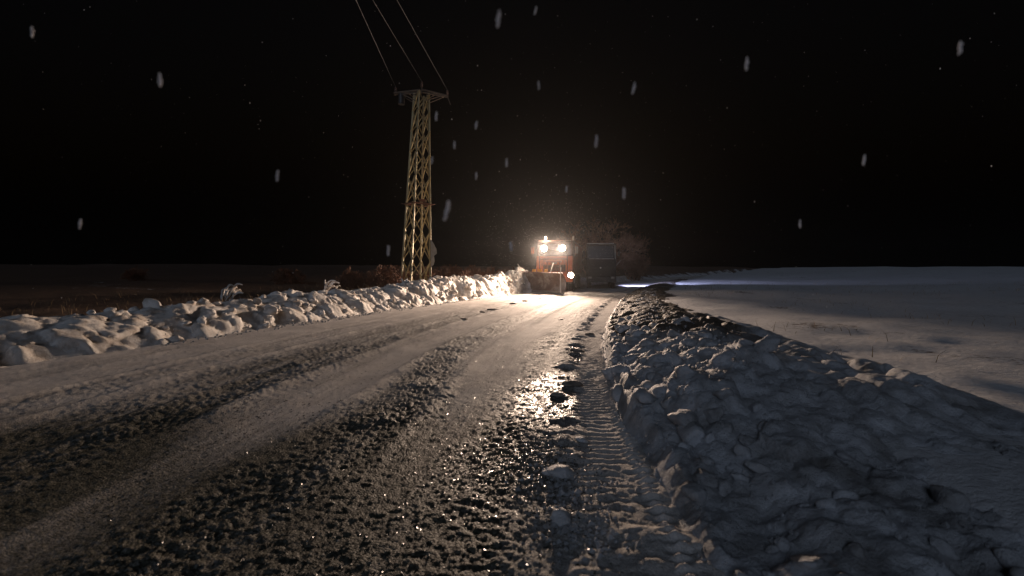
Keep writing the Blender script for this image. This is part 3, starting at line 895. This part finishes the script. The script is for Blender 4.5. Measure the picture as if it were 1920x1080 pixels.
    MB().box((-0.0, yt - 0.02, (P[0, -1, 2] + P[-1, -1, 2]) / 2 + 0.02), (2 * Lh, 0.10, 0.05), (0, math.atan2(0.10, 2 * Lh), 0), bevel=0.01).build('top_rail', M_DULLRED, pl)
    for k in range(6):
        x = -1.6 + k * 0.64
        MB().prism([(0.36, 0.12), (0.62, 0.30), (0.60, 0.75), (0.40, 1.10), (0.345, 1.0), (0.35, 0.4)], x - 0.012, x + 0.012).build('back_rib', M_DULLRED, pl)
    # edge markers, deflector tabs
    MB().tube([(-1.74, yt - 0.02, 1.30), (-1.76, yt - 0.04, 1.62), (-1.90, yt - 0.1, 1.86)], [0.035, 0.03, 0.022], 8).build('marker_post', M_WHITE, pl, True)
    MB().tube([(1.74, yt - 0.05, 0.10), (1.75, yt - 0.06, 0.8), (1.76, yt - 0.04, 1.62)], 0.022, 8).build('marker_post', M_WHITE, pl, True)
    for x, w_ in ((-0.62, 0.30), (-0.12, 0.34), (0.42, 0.26)):
        MB().prism([(yt + 0.05, 1.24), (yt + 0.12, 1.52), (yt + 0.16, 1.52), (yt + 0.12, 1.24)], x - w_ / 2, x + w_ / 2, 0.006).build('lift_guide', M_YELLOW, pl)
    for x in (-1.45, -1.15, 0.9, 1.25):
        MB().box((x, yt - 0.03, 1.29), (0.2, 0.09, 0.03), bevel=0.01).build('snow_cap', M_SNOW, pl)
    # push frame and lift ram between plough and bumper
    pf = MB().box((0, -0.55, 0.62), (0.95, 0.9, 0.10), bevel=0.02).build('push_frame', M_DULLRED, tr)
    for x in (-0.42, 0.42):
        MB().box((x, -0.42, 1.30), (0.10, 0.12, 1.5), bevel=0.015).build('frame_post', M_DULLRED, pf)
        MB().tube([(x * 1.1, -0.3, 0.7), (x * 1.4 - 0.3, -1.3, 0.62)], 0.05, 10).build('push_arm', M_BLACK, pf)
    MB().box((0.02, -0.42, 2.02), (1.02, 0.14, 0.12), bevel=0.015).build('frame_head', M_DULLRED, pf)
    MB().tube([(0, -0.42, 1.95), (-0.2, -1.25, 0.95)], 0.045, 10).build('lift_ram', M_EDGE, pf, True)
build_truck()

# ------------------------------------------------------------------ dark lorry waiting behind the truck
def build_lorry():
    p = at(1127, 542, 36.0)
    v = empty('parked_lorry', (p.x, p.y, 0.0), R(-9))
    tag(v, 'tall dark unlit lorry standing under the bare tree beyond the plough truck', 'lorry')
    cab = MB().prism([(0.0, 0.62), (-0.03, 1.6), (0.02, 2.30), (0.30, 3.42), (0.5, 3.55), (1.9, 3.55), (1.95, 0.62)], -1.13, 1.13, 0.07).build('cab', M_DARKPAINT, v, True)
    MB().prism([(0.025, 2.42), (0.265, 3.36), (0.25, 3.365), (0.005, 2.42)], -0.98, 0.98).build('windscreen', M_GLASS, cab)
    MB().box((0.0, -0.02, 2.36), (1.9, 0.07, 0.05), bevel=0.012).build('sill_snow', M_BANK, cab)
    MB().tube([(1.06, -0.01, 2.36), (1.05, 0.25, 3.40)], 0.035, 6).build('pillar_trim', M_PALEPLATE, cab, True)
    MB().tube([(1.05, 0.25, 3.42), (0.45, 0.24, 3.47), (-0.2, 0.24, 3.47)], 0.022, 6).build('visor_edge', M_PALEPLATE, cab, True)
    g = MB().box((0, -0.05, 1.35), (1.5, 0.04, 0.7), bevel=0.015).build('grille', M_BLACK, cab)
    for k in range(4):
        MB().box((0, -0.085, 1.12 + k * 0.16), (1.4, 0.03, 0.05), bevel=0.008).build('grille_slat', M_DARKPAINT, g)
    MB().box((0, -0.12, 0.72), (2.26, 0.28, 0.40), bevel=0.05).build('bumper', M_BLACK, v)
    for s in (-1, 1):
        h = MB().box((s * 0.86, -0.20, 0.90), (0.34, 0.16, 0.22), bevel=0.03).build('headlight', M_BLACK, v)
        MB().box((s * 0.86, -0.285, 0.90), (0.26, 0.012, 0.14), bevel=0.004).build('lens', M_RIM, h)
        m_ = MB().tube([(s * 1.10, 0.1, 3.1), (s * 1.32, -0.05, 3.05), (s * 1.32, -0.05, 2.4), (s * 1.1, 0.05, 2.35)], 0.016, 6).build('mirror', M_BLACK, v)
        MB().box((s * 1.32, -0.03, 2.75), (0.18, 0.07, 0.42), bevel=0.025).build('mirror_housing', M_BLACK, m_)
        for y in (1.15, 5.2):
            wheel(v, s * 0.93, y, 0.5, 0.30)
    MB().tube([(-0.05, -0.09, 1.66), (-0.05, -0.13, 1.66)], 0.06, 12).build('badge_reflector', M_WHITE, v)
    box = MB().box((0, 4.4, 2.35), (2.3, 4.6, 2.5), bevel=0.04).build('cargo_box', M_DARKPAINT, v)
    MB().box((0, 4.4, 3.64), (2.2, 4.5, 0.09), bevel=0.035).build('roof_snow', M_BANK, box)
    for s in (-1, 1):
        MB().box((s * 0.4, 4.2, 0.95), (0.1, 5.2, 0.2)).build('chassis_rail', M_BLACK, v)
    w = MB().box((1.21, 5.6, 2.3), (0.1, 0.4, 0.22), bevel=0.03).build('side_work_light', M_BLACK, v)
    MB().box((1.266, 5.6, 2.3), (0.012, 0.34, 0.16)).build('lens', M_REAR, w)
    spot('side_work_beam', (1.34, 5.6, 2.3), (7.0, 9.5, -0.4), REAR_W, (0.55, 0.60, 1.0), 92, 0.9, v, 0.12)
build_lorry()

# ------------------------------------------------------------------ trees and bushes
def grow(mbt, mbc, p, d, length, rad, level, maxl, rnd, spread, up):
    n = 4
    pts, rads = [p.copy()], [rad]
    q = p.copy(); dd = d.copy()
    for i in range(n):
        dd = (dd + Vector((rnd.gauss(0, .16), rnd.gauss(0, .16), rnd.gauss(0, .10) + up * 0.1))).normalized()
        q = q + dd * length / n
        pts.append(q.copy()); rads.append(max(0.008, rad * (1 - 0.5 * (i + 1) / n)))
    (mbt if level < 2 else mbc).tube(pts, rads, 6 if level < 2 else 3, False)
    if level >= maxl: return
    kids = 3 if level < 1 else rnd.choice((3, 4))
    for k in range(kids):
        u = rnd.uniform(0.45, 1.0) if k else 1.0
        base = pts[min(n, int(round(u * n)))]
        ax = dd.orthogonal().normalized(); ax.rotate(Matrix.Rotation(rnd.uniform(0, 6.28), 3, dd))
        nd = dd.copy(); nd.rotate(Matrix.Rotation(rnd.uniform(0.35, 1.0) * spread, 3, ax))
        grow(mbt, mbc, base, nd, length * rnd.uniform(0.55, 0.8), rads[-1] * 0.75, level + 1, maxl, rnd, spread, up)

def tree(name, label, cat, loc, height, trunk_h, seed, maxl, spread, mats, group=None, trunk_r=0.12, stems=1, up=0.6):
    rnd = random.Random(seed)
    root = empty(name, loc)
    tag(root, label, cat, group)
    t, c = MB(), MB()
    for k in range(stems):
        d = Vector((rnd.gauss(0, .05 if stems == 1 else .5), rnd.gauss(0, .05 if stems == 1 else .4), 1)).normalized()
        grow(t, c, Vector((rnd.gauss(0, .02 * stems), rnd.gauss(0, .02 * stems), -0.3)), d, trunk_h, trunk_r * (1 if stems == 1 else rnd.uniform(.6, 1)), 0, maxl, rnd, spread, up)
    t.build('trunk', mats[0], root, True)
    c.build('crown', mats[1], root)
    zmax = max((v.co.z for o in root.children for v in o.data.vertices))
    k = height / zmax
    root.scale = (k, k, k)
    return root

def gz(p): return float(ground_height(np.array([p.x]), np.array([p.y]))[0])
for name, lab, px, dep, topy, th, seed, ml, sp, mats, tr_, st in (
    ('bare_tree', 'bare brown tree with pale forked trunk rising behind the dark lorry', 1149, 50, 402, 3.4, 3, 6, 1.2, (M_BARK, M_TWIG), .16, 1),
    ('bare_tree', 'bare tree standing directly behind the plough truck cab', 1076, 50, 412, 2.4, 8, 6, 1.0, (M_BARK, M_REDTWIG), .15, 1),
    ('leafless_bush', 'round red-brown leafless bush beside the dark lorry above the blue-lit snow', 1186, 60, 468, 0.9, 14, 6, 1.15, (M_REDTWIG, M_REDTWIG), .05, 5),
    ('bare_tree', 'low broad bare tree at the lorry, close to the edge of the plough truck', 1112, 46, 432, 1.8, 33, 6, 1.2, (M_REDTWIG, M_TWIG), .13, 1),
    ('bare_tree', 'broad brown bare tree right of the dark lorry, above the round bush', 1196, 62, 430, 2.2, 36, 6, 1.15, (M_REDTWIG, M_REDTWIG), .10, 1),
):
    p = at(px, 506, dep); g = gz(p); p.z = g
    top = at(px, topy, dep).z
    tree(name, lab, 'tree' if 'tree' in name else 'bush', p, top - g, th, seed, ml, sp, mats, None, tr_, st)

for lab, px, dep, topy in (('brown scrub bush close behind the foot of the pylon', 770, 25, 500), ('wide brown scrub bush on the near side of the pylon', 728, 23, 494),
                           ('brown scrub bush in the field short of the pylon', 655, 22, 498), ('lone brown scrub bush far along the dark pylon-side field', 540, 24, 500),
                           ('brown scrub bush at the very edge of the pylon-side field', 250, 21, 498)):
    p = at(px, 515, dep); p.z = gz(p)
    tree('scrub_bush', lab, 'bush', p, max(0.7, at(px, topy, dep).z - p.z), 0.5, int(px), 5, 1.2, (M_SCRUB, M_SCRUB), 'scrub bushes in the fields', .03, 7)
_ord = ('first', 'second', 'third', 'fourth', 'fifth', 'sixth', 'seventh', 'eighth')
for k, (px, dep, topy) in enumerate(((812, 26, 498), (836, 28, 494), (858, 27, 501), (880, 30, 495), (905, 31, 499), (926, 33, 497), (945, 35, 500), (960, 37, 499))):
    p = at(px, 515, dep); p.z = gz(p)
    tree('scrub_bush', 'low brown scrub bush behind the ploughed bank, %s from the pylon towards the plough' % _ord[k], 'bush', p,
         max(0.5, at(px, topy, dep).z - p.z), 0.5, 40 + k, 5, 1.2, (M_SCRUB, M_SCRUB), 'scrub bushes behind the ploughed bank', .03, 6)

def bent_shrub(label, px, py, dep, h, n, seed, lean, snow=True):
    rnd = random.Random(seed)
    p = at(px, py, dep); p.z = max(gz(p), 0.15)
    root = empty('bent_shrub', p)
    tag(root, label, 'shrub', 'snow-laden shrubs along the ploughed bank')
    for k in range(n):
        a = rnd.gauss(lean, 0.7); hh = h * rnd.uniform(.6, 1.1); reach = hh * rnd.uniform(.4, .95)
        b = Vector((rnd.gauss(0, .1), rnd.gauss(0, .1), -0.2))
        pts, rr = [], []
        for i in range(9):
            u = i / 8
            pts.append(b + Vector((math.cos(a) * reach * u ** 1.4, math.sin(a) * reach * 0.6 * u ** 1.4, 0.2 + hh * math.sin(min(u * 1.9, 2.3)) * 1.0)))
            rr.append(0.020 * (1 - 0.6 * u))
        st = MB().tube(pts, rr, 5).build('stem', M_DRYSTEM, root, True)
        if snow:
            MB().tube([q + Vector((0, 0, 0.022 + 0.01 * rnd.random())) for q in pts[2:]], [0.012] + [0.03 * rnd.uniform(.7, 1.4) for _ in pts[3:-1]] + [0.012], 6).build('snow_load', M_SNOW, st, True)
for a in (('snow-laden shrub bending over at the near edge of the frame of the ploughed bank', 722, 560, 19.0, 0.62, 5, 1, 0.2),
          ('low snow-laden shrub at the foot of the pylon', 760, 545, 21.5, 0.50, 7, 2, 1.5),
          ('tangle of frosted stems just beyond the pylon foot', 822, 535, 22.8, 0.66, 10, 3, 0.9),
          ('frosted shrub halfway between pylon and plough', 862, 530, 24.5, 0.70, 11, 4, 2.3),
          ('arching snow-laden shrub well before the pylon on the bank', 610, 570, 17.0, 0.7, 8, 5, 0.4),
          ('nearest snow-laden shrub on the ploughed bank', 420, 590, 14.0, 0.7, 9, 6, 0.9)):
    bent_shrub(*a)

def build_grass():
    V, Fc = [], []
    for k in range(5200):
        y = rng.uniform(6, 42)
        if k % 3:
            x = float(np.interp(y, _yy, _XL)) - 1.9 - 6.5 * rng.random() ** 1.5
        else:
            x = float(np.interp(y, _yy, _XR)) + 3.4 + 26 * rng.random() ** 1.3
            if vnoise(np.array([x * .35]), np.array([y * .35]), 300)[0] < 0.45: continue
        z = float(ground_height(np.array([x]), np.array([y]))[0]) - 0.03
        h = rng.uniform(.10, .36); w = 0.007; a = rng.uniform(0, 6.28)
        lx, ly = math.cos(a) * h * rng.uniform(.2, .9), math.sin(a) * h * rng.uniform(.2, .9)
        px_, py_ = -math.sin(a) * w, math.cos(a) * w
        b = len(V)
        for u, wk in ((0, 1), (.5, .8), (1, .15)):
            cx, cy, cz = x + lx * u * u, y + ly * u * u, z + h * (u - 0.25 * u * u)
            V += [(cx - px_ * wk, cy - py_ * wk, cz), (cx + px_ * wk, cy + py_ * wk, cz)]
        Fc += [(b, b + 1, b + 3, b + 2), (b + 2, b + 3, b + 5, b + 4)]
    me = bpy.data.meshes.new('dry_grass'); me.from_pydata(V, [], Fc); me.materials.append(M_DRYSTEM)
    tag(link_mesh('dry_grass', me), 'dry brown grass poking out of the snow on the verges', 'grass', kind='stuff')
build_grass()

def build_gravel():
    m, nt, b, L = new_mat('wet_stone')
    geo = nt.nodes.new('ShaderNodeNewGeometry')
    L(ramp(nt, geo.outputs['Random Per Island'], [(0.0, (0.03, 0.03, 0.024)), (0.6, (0.09, 0.085, 0.07)), (1.0, (0.22, 0.21, 0.18))]).outputs['Color'], b.inputs['Base Color'])
    b.inputs['Roughness'].default_value = 0.26
    rnd = random.Random(23)
    P = []
    for k in range(17000):
        u = rnd.random()
        if u < 0.12: t, y, s_ = rnd.gauss(0.66, 0.24), rnd.gauss(5.5, 0.62), rnd.uniform(.006, .012)
        elif u < 0.52: t, y, s_ = rnd.gauss(0.98, 0.30), rnd.gauss(3.45, 0.40), rnd.uniform(.005, .012)
        elif u < 0.58: t, y, s_ = rnd.gauss(0.50, 0.07), rnd.gauss(8.4, 0.5), rnd.uniform(.010, .02)
        else:
            y = rnd.uniform(1.7, 5.2) if rnd.random() < .7 else rnd.uniform(5, 11)
            t, s_ = rnd.uniform(0.5, 1.2 + y * 0.85), rnd.uniform(.004, .015)
        if t < 0.36 or y < 1.5: continue
        P.append((t, y, s_))
    A = np.array(P)
    X = xr(A[:, 1]) - A[:, 0]
    Z = road_surface(X, A[:, 1])[0]
    V, Fc = [], []
    for (t, y, s_), x, z in zip(P, X, Z):
        q = Euler((rnd.gauss(0, .16), rnd.gauss(0, .16), rnd.uniform(0, 6.28))).to_matrix()
        b0 = len(V)
        for d in ((1, .1, 0), (.1, .9, 0), (-1, 0, .05), (-.1, -.95, 0), (.3, .3, .28), (-.35, -.25, .32)):
            v = q @ Vector((d[0] * rnd.uniform(.7, 1.2), d[1] * rnd.uniform(.7, 1.2), d[2])) * s_
            V.append((x + v.x, y + v.y, z + v.z - 0.001))
        for f in ((0, 1, 4), (1, 2, 5), (1, 5, 4), (2, 3, 5), (3, 0, 4), (3, 4, 5)):
            Fc.append(tuple(b0 + i for i in f))
    me = bpy.data.meshes.new('wet_gravel'); me.from_pydata(V, [], Fc); me.materials.append(m)
    tag(link_mesh('wet_gravel', me), 'wet gravel stones glinting on the road close to the camera', 'gravel', kind='stuff')
build_gravel()

def build_crumbs():
    V, Fc = [], []
    rnd = random.Random(19)
    n = 5200
    side = np.array([rnd.random() for _ in range(n)])
    yy = np.array([1.5 + 26 * rnd.random() ** 1.5 for _ in range(n)])
    vv = np.array([rnd.uniform(-0.05, 1.7) for _ in range(n)])
    yl_ = np.array([9 + 22 * rnd.random() for _ in range(n)])
    vl_ = np.array([rnd.uniform(-0.7, 1.6) for _ in range(n)])
    zr = right_profile(yy, vv)[0]; zl = left_profile(yl_, vl_)[0]
    for k in range(n):
        if side[k] < 0.62: x, y, z = float(xr(yy[k])) + vv[k], yy[k], zr[k]
        else:
            x, y, z = float(xl(yl_[k])) - vl_[k], yl_[k], max(zl[k], 0.03)
        s_ = rnd.uniform(0.010, 0.034) * (0.55 + 0.45 * min(1, y / 8))
        b = len(V)
        for d in ((1, 0, 0), (-.5, .87, 0), (-.5, -.87, 0), (.2, .1, 1), (0, 0, -.7)):
            V.append((x + d[0] * s_ * rnd.uniform(.6, 1.4), y + d[1] * s_ * rnd.uniform(.6, 1.4), z + d[2] * s_ * rnd.uniform(.6, 1.3)))
        for i in range(3):
            j = (i + 1) % 3
            Fc.append((b + i, b + j, b + 3)); Fc.append((b + j, b + i, b + 4))
    for k in range(420):
        a, b_ = rnd.choice(((1054, 905), (1057, 995), (1035, 900), (1095, 930), (1120, 1010)))
        p = on_road(a + rnd.gauss(0, 34), b_ + rnd.gauss(0, 26))
        z = float(road_surface(np.array([p.x]), np.array([p.y]))[0][0]) if k % 2 == 0 else 0.02
        s_ = rnd.uniform(0.006, 0.022) * (1.5 if rnd.random() < .12 else 1)
        b = len(V)
        for d in ((1, 0, 0), (-.5, .87, 0), (-.5, -.87, 0), (.2, .1, 1), (0, 0, -.7)):
            V.append((p.x + d[0] * s_ * rnd.uniform(.6, 1.4), p.y + d[1] * s_ * rnd.uniform(.6, 1.4), z + d[2] * s_ * rnd.uniform(.6, 1.0)))
        for i in range(3):
            j = (i + 1) % 3
            Fc.append((b + i, b + j, b + 3)); Fc.append((b + j, b + i, b + 4))
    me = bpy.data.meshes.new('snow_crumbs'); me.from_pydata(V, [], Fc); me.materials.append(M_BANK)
    tag(link_mesh('snow_crumbs', me), 'loose crumbs of snow scattered over the banks and road edges', 'snow', kind='stuff')
build_crumbs()

# ------------------------------------------------------------------ falling snow
def flake_material():
    m, nt, b, L = new_mat('snowflake')
    tr_ = nt.nodes.new('ShaderNodeBsdfTranslucent'); tr_.inputs['Color'].default_value = (0.9, 0.9, 0.92, 1)
    di = nt.nodes.new('ShaderNodeBsdfDiffuse'); di.inputs['Color'].default_value = (0.9, 0.9, 0.92, 1)
    mx = nt.nodes.new('ShaderNodeMixShader'); mx.inputs[0].default_value = 0.4
    L(di.outputs[0], mx.inputs[1]); L(tr_.outputs[0], mx.inputs[2])
    L(mx.outputs[0], nt.nodes['Material Output'].inputs['Surface'])
    return m
M_FLAKE = flake_material()

def add_flake(V, Fc, c, s, rnd, long=1.6):
    """a ragged little clump of crystals"""
    ax = Vector((rnd.gauss(0, .25), rnd.gauss(0, .25), 1)).normalized()
    q = ax.to_track_quat('Z', 'Y')
    b = len(V)
    dirs = [(1, 0, 0), (-.5, .87, 0), (-.5, -.87, 0), (0, 0, 1), (0, 0, -1)]
    for d in dirs:
        v = Vector(d) * rnd.uniform(.7, 1.25) * s
        v.z *= long
        V.append(tuple(Vector(c) + q @ v))
    for i in range(3):
        j = (i + 1) % 3
        Fc.append((b + i, b + j, b + 3)); Fc.append((b + j, b + i, b + 4))

def add_clump(V, Fc, c, s, rnd, long):
    """a big wet flake: several crystals stuck together"""
    tilt = rnd.gauss(0.06, 0.10)
    for k in range(30):
        u = -1 + 2 * (k + rnd.random()) / 30
        o = Vector((u * tilt * s * long + rnd.gauss(0, .16) * s, rnd.gauss(0, .16) * s, u * s * long * 0.95))
        add_flake(V, Fc, Vector(c) + o, s * rnd.uniform(.42, .75) * (1 - 0.35 * abs(u)), rnd, rnd.uniform(.9, 1.5))

def build_flakes():
    V, Fc = [], []
    rnd = random.Random(77)
    # big ones drifting close by
    for px, py, dep, s, lg in ((935, 35, .95, .0055, 2.4), (838, 395, 1.0, .0065, 2.6), (1188, 165, 1.2, .005, 2.4), (1118, 265, 1.2, .005, 2.4),
                               (1010, 160, 1.3, .004, 2.4), (1004, 20, 1.3, .004, 2.2), (950, 305, 1.4, .0045, 2.2), (893, 235, 1.4, .004, 2.2),
                               (852, 272, 1.4, .004, 2.2), (818, 218, 1.4, .0045, 2.2), (1170, 362, 1.2, .005, 2.3), (893, 330, 1.5, .004, 2.2),
                               (958, 462, 1.5, .006, 2.0), (728, 470, 1.3, .005, 2.3), (810, 300, 1.5, .004, 2.2), (1062, 355, 1.6, .004, 2.0),
                               (300, 150, 1.0, .005, 2.2), (520, 330, 1.2, .005, 2.2), (150, 420, 1.3, .005, 2.2), (1400, 120, 1.1, .005, 2.2),
                               (1620, 300, 1.2, .005, 2.2), (1800, 90, 1.0, .005, 2.2), (1500, 420, 1.4, .005, 2.0), (60, 60, 1.2, .005, 2.2)):
        add_clump(V, Fc, at(px, py, dep), s * 1.1, rnd, lg * 1.15)
    for k in range(2300):
        y = 3.5 + 34 * rnd.random() ** 0.8
        x = rnd.uniform(-1, 1) * y * 1.05 + (2.0 if rnd.random() < .35 else 0)
        z = rnd.uniform(0.25, 9.0 if y > 8 else 1.5 + y * 0.62)
        add_flake(V, Fc, (x, y, z), rnd.uniform(.0022, .005), rnd, rnd.uniform(1.0, 1.9))
    for k in range(3200):     # thickest in the lamplight round the truck
        y = rnd.uniform(20, 33); x = rnd.gauss(2.6, 2.4); z = abs(rnd.gauss(2.2, 1.6)) + 0.2
        add_flake(V, Fc, (x, y, z), rnd.uniform(.003, .007), rnd, rnd.uniform(1.0, 1.8))
    me = bpy.data.meshes.new('falling_snow'); me.from_pydata(V, [], Fc); me.materials.append(M_FLAKE)
    tag(link_mesh('falling_snow', me), 'snowflakes falling through the dark air', 'snow', kind='stuff')
build_flakes()

# ------------------------------------------------------------------ snow thrown off the end of the blade
def build_spray():
    bm = bmesh.new()
    bmesh.ops.create_icosphere(bm, subdivisions=3, radius=1.0)
    me = bpy.data.meshes.new('snow_spray'); bm.to_mesh(me); bm.free()
    m = bpy.data.materials.new('powder_cloud'); m.use_nodes = True
    nt = m.node_tree; nt.nodes.remove(nt.nodes['Principled BSDF'])
    pv = nt.nodes.new('ShaderNodeVolumePrincipled')
    pv.inputs['Color'].default_value = (0.95, 0.95, 0.96, 1)
    pv.inputs['Anisotropy'].default_value = 0.2
    tc = nt.nodes.new('ShaderNodeTexCoord').outputs['Object']
    ln = nt.nodes.new('ShaderNodeVectorMath'); ln.operation = 'LENGTH'; nt.links.new(tc, ln.inputs[0])
    n = noise_node(nt, 2.6, 5, 0.65, tc)
    fall = mathn(nt, 'SUBTRACT', 1.0, ln.outputs['Value'], True)
    dn = mathn(nt, 'MULTIPLY', mathn(nt, 'SUBTRACT', mathn(nt, 'ADD', mathn(nt, 'MULTIPLY', fall, 1.1), n.outputs['Fac']), 0.78, True), 3.2)
    nt.links.new(mathn(nt, 'MULTIPLY', dn, sstep_node(nt, fall)), pv.inputs['Density'])
    nt.links.new(pv.outputs[0], nt.nodes['Material Output'].inputs['Volume'])
    me.materials.append(m)
    o = link_mesh('snow_spray', me)
    p = at(956, 524, 30.4)
    o.location = p; o.scale = (0.85, 0.8, 0.80); o.rotation_euler = (0, R(35), 0)
    tag(o, 'cloud of powder snow flying off the end of the plough blade', 'snow', kind='stuff')
def sstep_node(nt, src):
    mr = nt.nodes.new('ShaderNodeMapRange'); mr.interpolation_type = 'SMOOTHSTEP'
    nt.links.new(src, mr.inputs[0]); mr.inputs[1].default_value = 0.0; mr.inputs[2].default_value = 0.35
    return mr.outputs[0]
build_spray()

def build_mist():
    bm = bmesh.new(); bmesh.ops.create_icosphere(bm, subdivisions=3, radius=1.0)
    me = bpy.data.meshes.new('powder_mist'); bm.to_mesh(me); bm.free()
    m = bpy.data.materials.new('powder_mist'); m.use_nodes = True
    nt = m.node_tree; nt.nodes.remove(nt.nodes['Principled BSDF'])
    pv = nt.nodes.new('ShaderNodeVolumePrincipled')
    pv.inputs['Color'].default_value = (0.95, 0.95, 0.96, 1); pv.inputs['Anisotropy'].default_value = 0.6
    tc = nt.nodes.new('ShaderNodeTexCoord').outputs['Object']
    ln = nt.nodes.new('ShaderNodeVectorMath'); ln.operation = 'LENGTH'; nt.links.new(tc, ln.inputs[0])
    mr = nt.nodes.new('ShaderNodeMapRange'); mr.interpolation_type = 'SMOOTHSTEP'
    nt.links.new(ln.outputs['Value'], mr.inputs[0]); mr.inputs[1].default_value = 1.0; mr.inputs[2].default_value = 0.1
    n = noise_node(nt, 1.8, 3, 0.6, tc)
    nt.links.new(mathn(nt, 'MULTIPLY', mathn(nt, 'MULTIPLY', mr.outputs[0], n.outputs['Fac']), MIST), pv.inputs['Density'])
    nt.links.new(pv.outputs[0], nt.nodes['Material Output'].inputs['Volume'])
    me.materials.append(m)
    o = link_mesh('powder_mist', me)
    o.location = (2.4, 29.7, 2.2); o.scale = (3.2, 2.6, 2.6)
    tag(o, 'fine snow mist hanging in the lamplight in front of the plough truck', 'mist', kind='stuff')
MIST = 0.0035
build_mist()

# ------------------------------------------------------------------ snowy air
def build_haze():
    mb = MB().box((0, 0, 9.0), (660, 660, 22.0))
    m = bpy.data.materials.new('snowy_air'); m.use_nodes = True
    nt = m.node_tree; nt.nodes.remove(nt.nodes['Principled BSDF'])
    pv = nt.nodes.new('ShaderNodeVolumePrincipled')
    pv.inputs['Color'].default_value = (0.93, 0.94, 0.96, 1)
    pv.inputs['Density'].default_value = 0.00014
    pv.inputs['Anisotropy'].default_value = 0.7
    nt.links.new(pv.outputs[0], nt.nodes['Material Output'].inputs['Volume'])
    o = mb.build('haze', m)
    tag(o, 'thin snowy night air glowing round the lamps', 'haze', kind='stuff')
build_haze()
